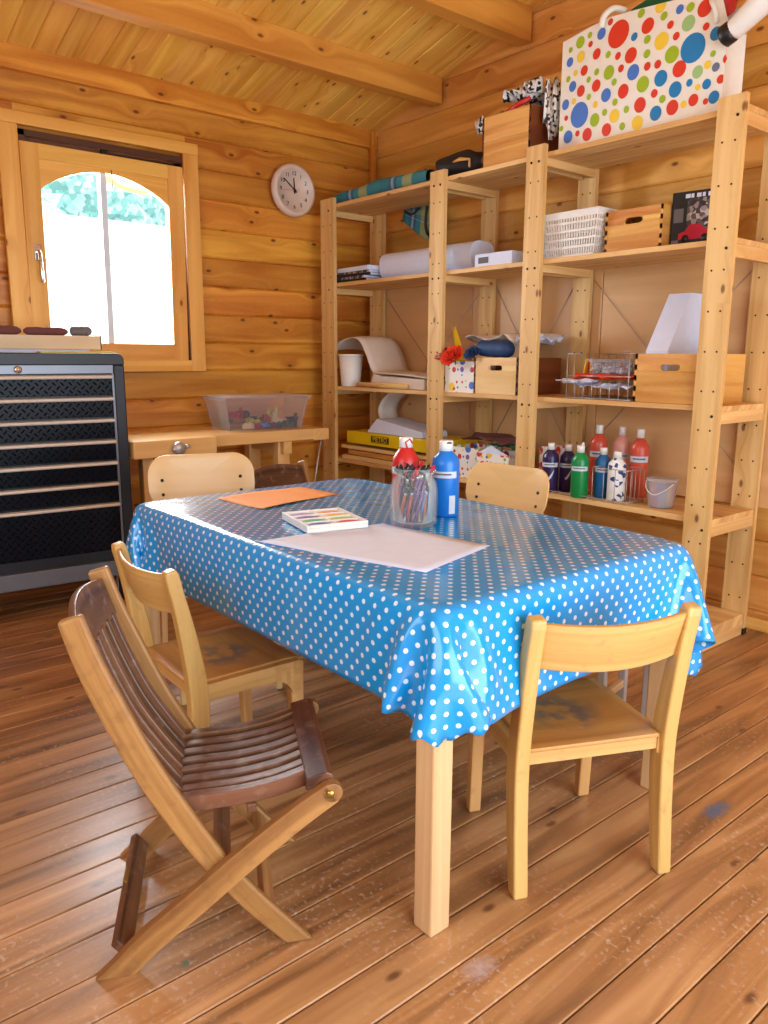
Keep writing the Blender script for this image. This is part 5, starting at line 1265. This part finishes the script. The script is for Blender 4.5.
def bagtop(y): 
    pts = [(1.66, 2.46), (1.69, 2.575), (1.72, 2.60), (1.88, 2.625), (2.075, 2.645), (2.2, 2.655), (2.3, 2.645), (2.40, 2.63), (2.45, 2.625)]
    for (a, b), (c, d) in zip(pts[:-1], pts[1:]):
        if y <= c: return b+(d-b)*max(0, (y-a))/(c-a)
    return pts[-1][1]
ox_, oy_, oz_ = 3.08, 2.05, S4+.003
def face(u, v): y = 1.665+.78*u; z = S4+.003+(bagtop(y)-S4-.003)*v; return (bagx(y, z)-ox_, y-oy_, z-oz_)
g = G(); nu, nv = 24, 12
g.sheet(face, nu, nv)
dpt = .15
g.sheet(lambda u, v: (face(1-u, v)[0]*0+dpt+.01*math.sin(3*u), face(1-u, v)[1], face(1-u, v)[2]*.98), nu, nv)
for uu in (0, 1):
    def side(u, v, uu=uu):
        a = face(uu, v); k = u if uu else 1-u; inw = .035*math.sin(math.pi*u)*v*(1 if uu == 0 else -1)
        return (a[0]*(1-k)+dpt*k, a[1]+inw, a[2]*(1-.02*k))
    g.sheet(side, 10, nv)
g.sheet(lambda u, v: (dpt*v+face(u, 0)[0]*(1-v), face(u, 0)[1], .0005), nu, 4)
for (y, z, r_, c_) in BAGDOTS:
    if z+r_*.3 < S4: continue
    n_ = 20; r_ *= 1.18; mi = 'rgbsylu'.index(c_)+1; vs = []; uv2 = []
    for k in range(n_):
        a = 2*math.pi*k/n_; yy, z2 = y+r_*.93*math.cos(a), z+r_*math.sin(a); z2 = max(S4+.004, min(z2, bagtop(yy)-.002)); yy = min(2.444, max(1.667, yy))
        vs.append((bagx(yy, z2)-ox_-.0012, yy-oy_, z2-oz_)); uv2.append((0, 0))
    vs.append((bagx(y, max(z, S4+.005))-ox_-.0016, y-oy_, max(z, S4+.005)-oz_)); uv2.append((0, 0))
    g.faces(vs, [(k, (k+1) % n_, n_) for k in range(n_)], uvs=uv2, mi=mi)
g.done('body', bagm, bag)
g = G(); g.tube(spline([(-.01, .18, .46), (-.015, .165, .50), (.02, .14, .53), (.06, .11, .52)], 5), .013, 8); g.done('handle', bagm[0], bag); g = G(); g.tube(spline([(.02, -.30, .43), (-.02, -.325, .40), (-.02, -.345, .36), (-.0, -.34, .33)], 5), .009, 8); g.done('handle', bagm[0], bag)
g = G(); g.sheet(lambda u, v: (.02+.12*v, -.30+.6*u, .440+.02*math.sin(3*u+v)), 10, 6, .004); g.done('inner_lining', bagm[0], bag)
pillow('green_cushion', 'dark green cushion bulging out of the top of the spotted bag', 'cushion', (3.165, 1.97, 2.56), .12, .34, .14, 'dgreen', 4)
pillow('red_cushion', 'red cushion bulging out of the top of the spotted bag at its right', 'cushion', (3.16, 1.77, 2.54), .11, .16, .13, 'red', 6)
g = G(); lg = spline([(3.10, 1.36, 2.60), (3.06, 1.42, 2.56), (3.04, 1.50, 2.505), (3.04, 1.57, 2.46), (3.045, 1.625, 2.43)], 5)
g.tube(lg, [.060-.0012*k for k in range(21)], 18)
pl_ = thing('plush_toy', 'white plush leg with a black hoof dangling over the right side of the spotted bag', 'toy', (3.2, 1.6, 2.5))
o = g.done('leg', 'plastw', pl_)
for v in o.data.vertices: v.co -= Vector((3.2, 1.6, 2.5))
g = G(); g.lathe([(0, -.03), (.024, -.03), (.040, -.02), (.040, .012), (.036, .02), (0, .022)], (3.045-3.2, 1.64-1.6, 2.425-2.5), 18, rot=Euler((R(68), R(-8), 0)).to_matrix()); g.done('hoof', 'black', pl_)
g = G(); g.tube(spline([(-.10, -.24, .10), (-.04, -.27, .13), (.04, -.30, .14), (.12, -.30, .12)], 4), [.055, .07, .09, .1, .11, .115, .12, .12, .115, .1, .085, .06, .03], 14)
g.done('body', 'plastw', pl_)

# ------------------------------------------------------------------ light
wld = bpy.data.worlds.new('World'); SC.world = wld; wld.use_nodes = True; nt = wld.node_tree; nt.nodes.clear()
bg = nt.nodes.new('ShaderNodeBackground'); wo = nt.nodes.new('ShaderNodeOutputWorld'); bg.inputs[0].default_value = (.80, .90, 1.0, 1); bg.inputs[1].default_value = 1.5
nt.links.new(bg.outputs[0], wo.inputs[0])
def lamp(typ, name, loc, rot, energy, size=None, color=(1, 1, 1), **k):
    l = bpy.data.lights.new(name, typ); l.energy = energy; l.color = color
    if typ == 'AREA': l.shape = 'RECTANGLE'; l.size, l.size_y = size
    for a, b in k.items(): setattr(l, a, b)
    o = bpy.data.objects.new(name, l); COL.objects.link(o); o.location = loc; o.rotation_euler = rot; return o
# sun behind the hut, lights the garden wall
lamp('SUN', 'sun', (0, 0, 8), (R(38), 0, R(-12)), 9.0, color=(1, .97, .92), angle=R(1))
# back window daylight; camera-side daylight as fill lamps at two added, unseen openings
lamp('AREA', 'daylight_back_window', (1.71, YB+.55, 1.9), (R(-84), 0, 0), 150, (1.3, 1.3), (.90, .96, 1.0))
lamp('AREA', 'daylight_fill_front', (1.1, YF-.12, 1.15), (R(90), 0, 0), 92, (2.8, 2.1), (.76, .89, 1.0))
lamp('AREA', 'daylight_fill_left', (XL-.10, 1.1, 1.5), (0, R(-90), 0), 22, (1.2, 2.2), (.85, .93, 1.0))

# ------------------------------------------------------------------ camera
cam = bpy.data.cameras.new('camera'); co = bpy.data.objects.new('camera', cam); COL.objects.link(co)
cam.sensor_fit = 'VERTICAL'; cam.sensor_height = 24; cam.lens = 777/1024*24; cam.clip_start = .05
yaw, pit, rol = R(-39.9), R(11.3), R(.27)
fwd = Vector((-math.sin(yaw)*math.cos(pit), math.cos(yaw)*math.cos(pit), -math.sin(pit))); right = Vector((math.cos(yaw), math.sin(yaw), 0)); up = right.cross(fwd)
r2 = right*math.cos(rol)+up*math.sin(rol); u2 = -right*math.sin(rol)+up*math.cos(rol)
m = Matrix((r2, u2, -fwd)).transposed().to_4x4(); m.translation = (0, 0, 1.23); co.matrix_world = m
SC.camera = co
SC.view_settings.view_transform = 'Standard'; SC.view_settings.look = 'None'; SC.view_settings.gamma = 1; SC.view_settings.use_curve_mapping = False
SC.view_settings.exposure = 0.18
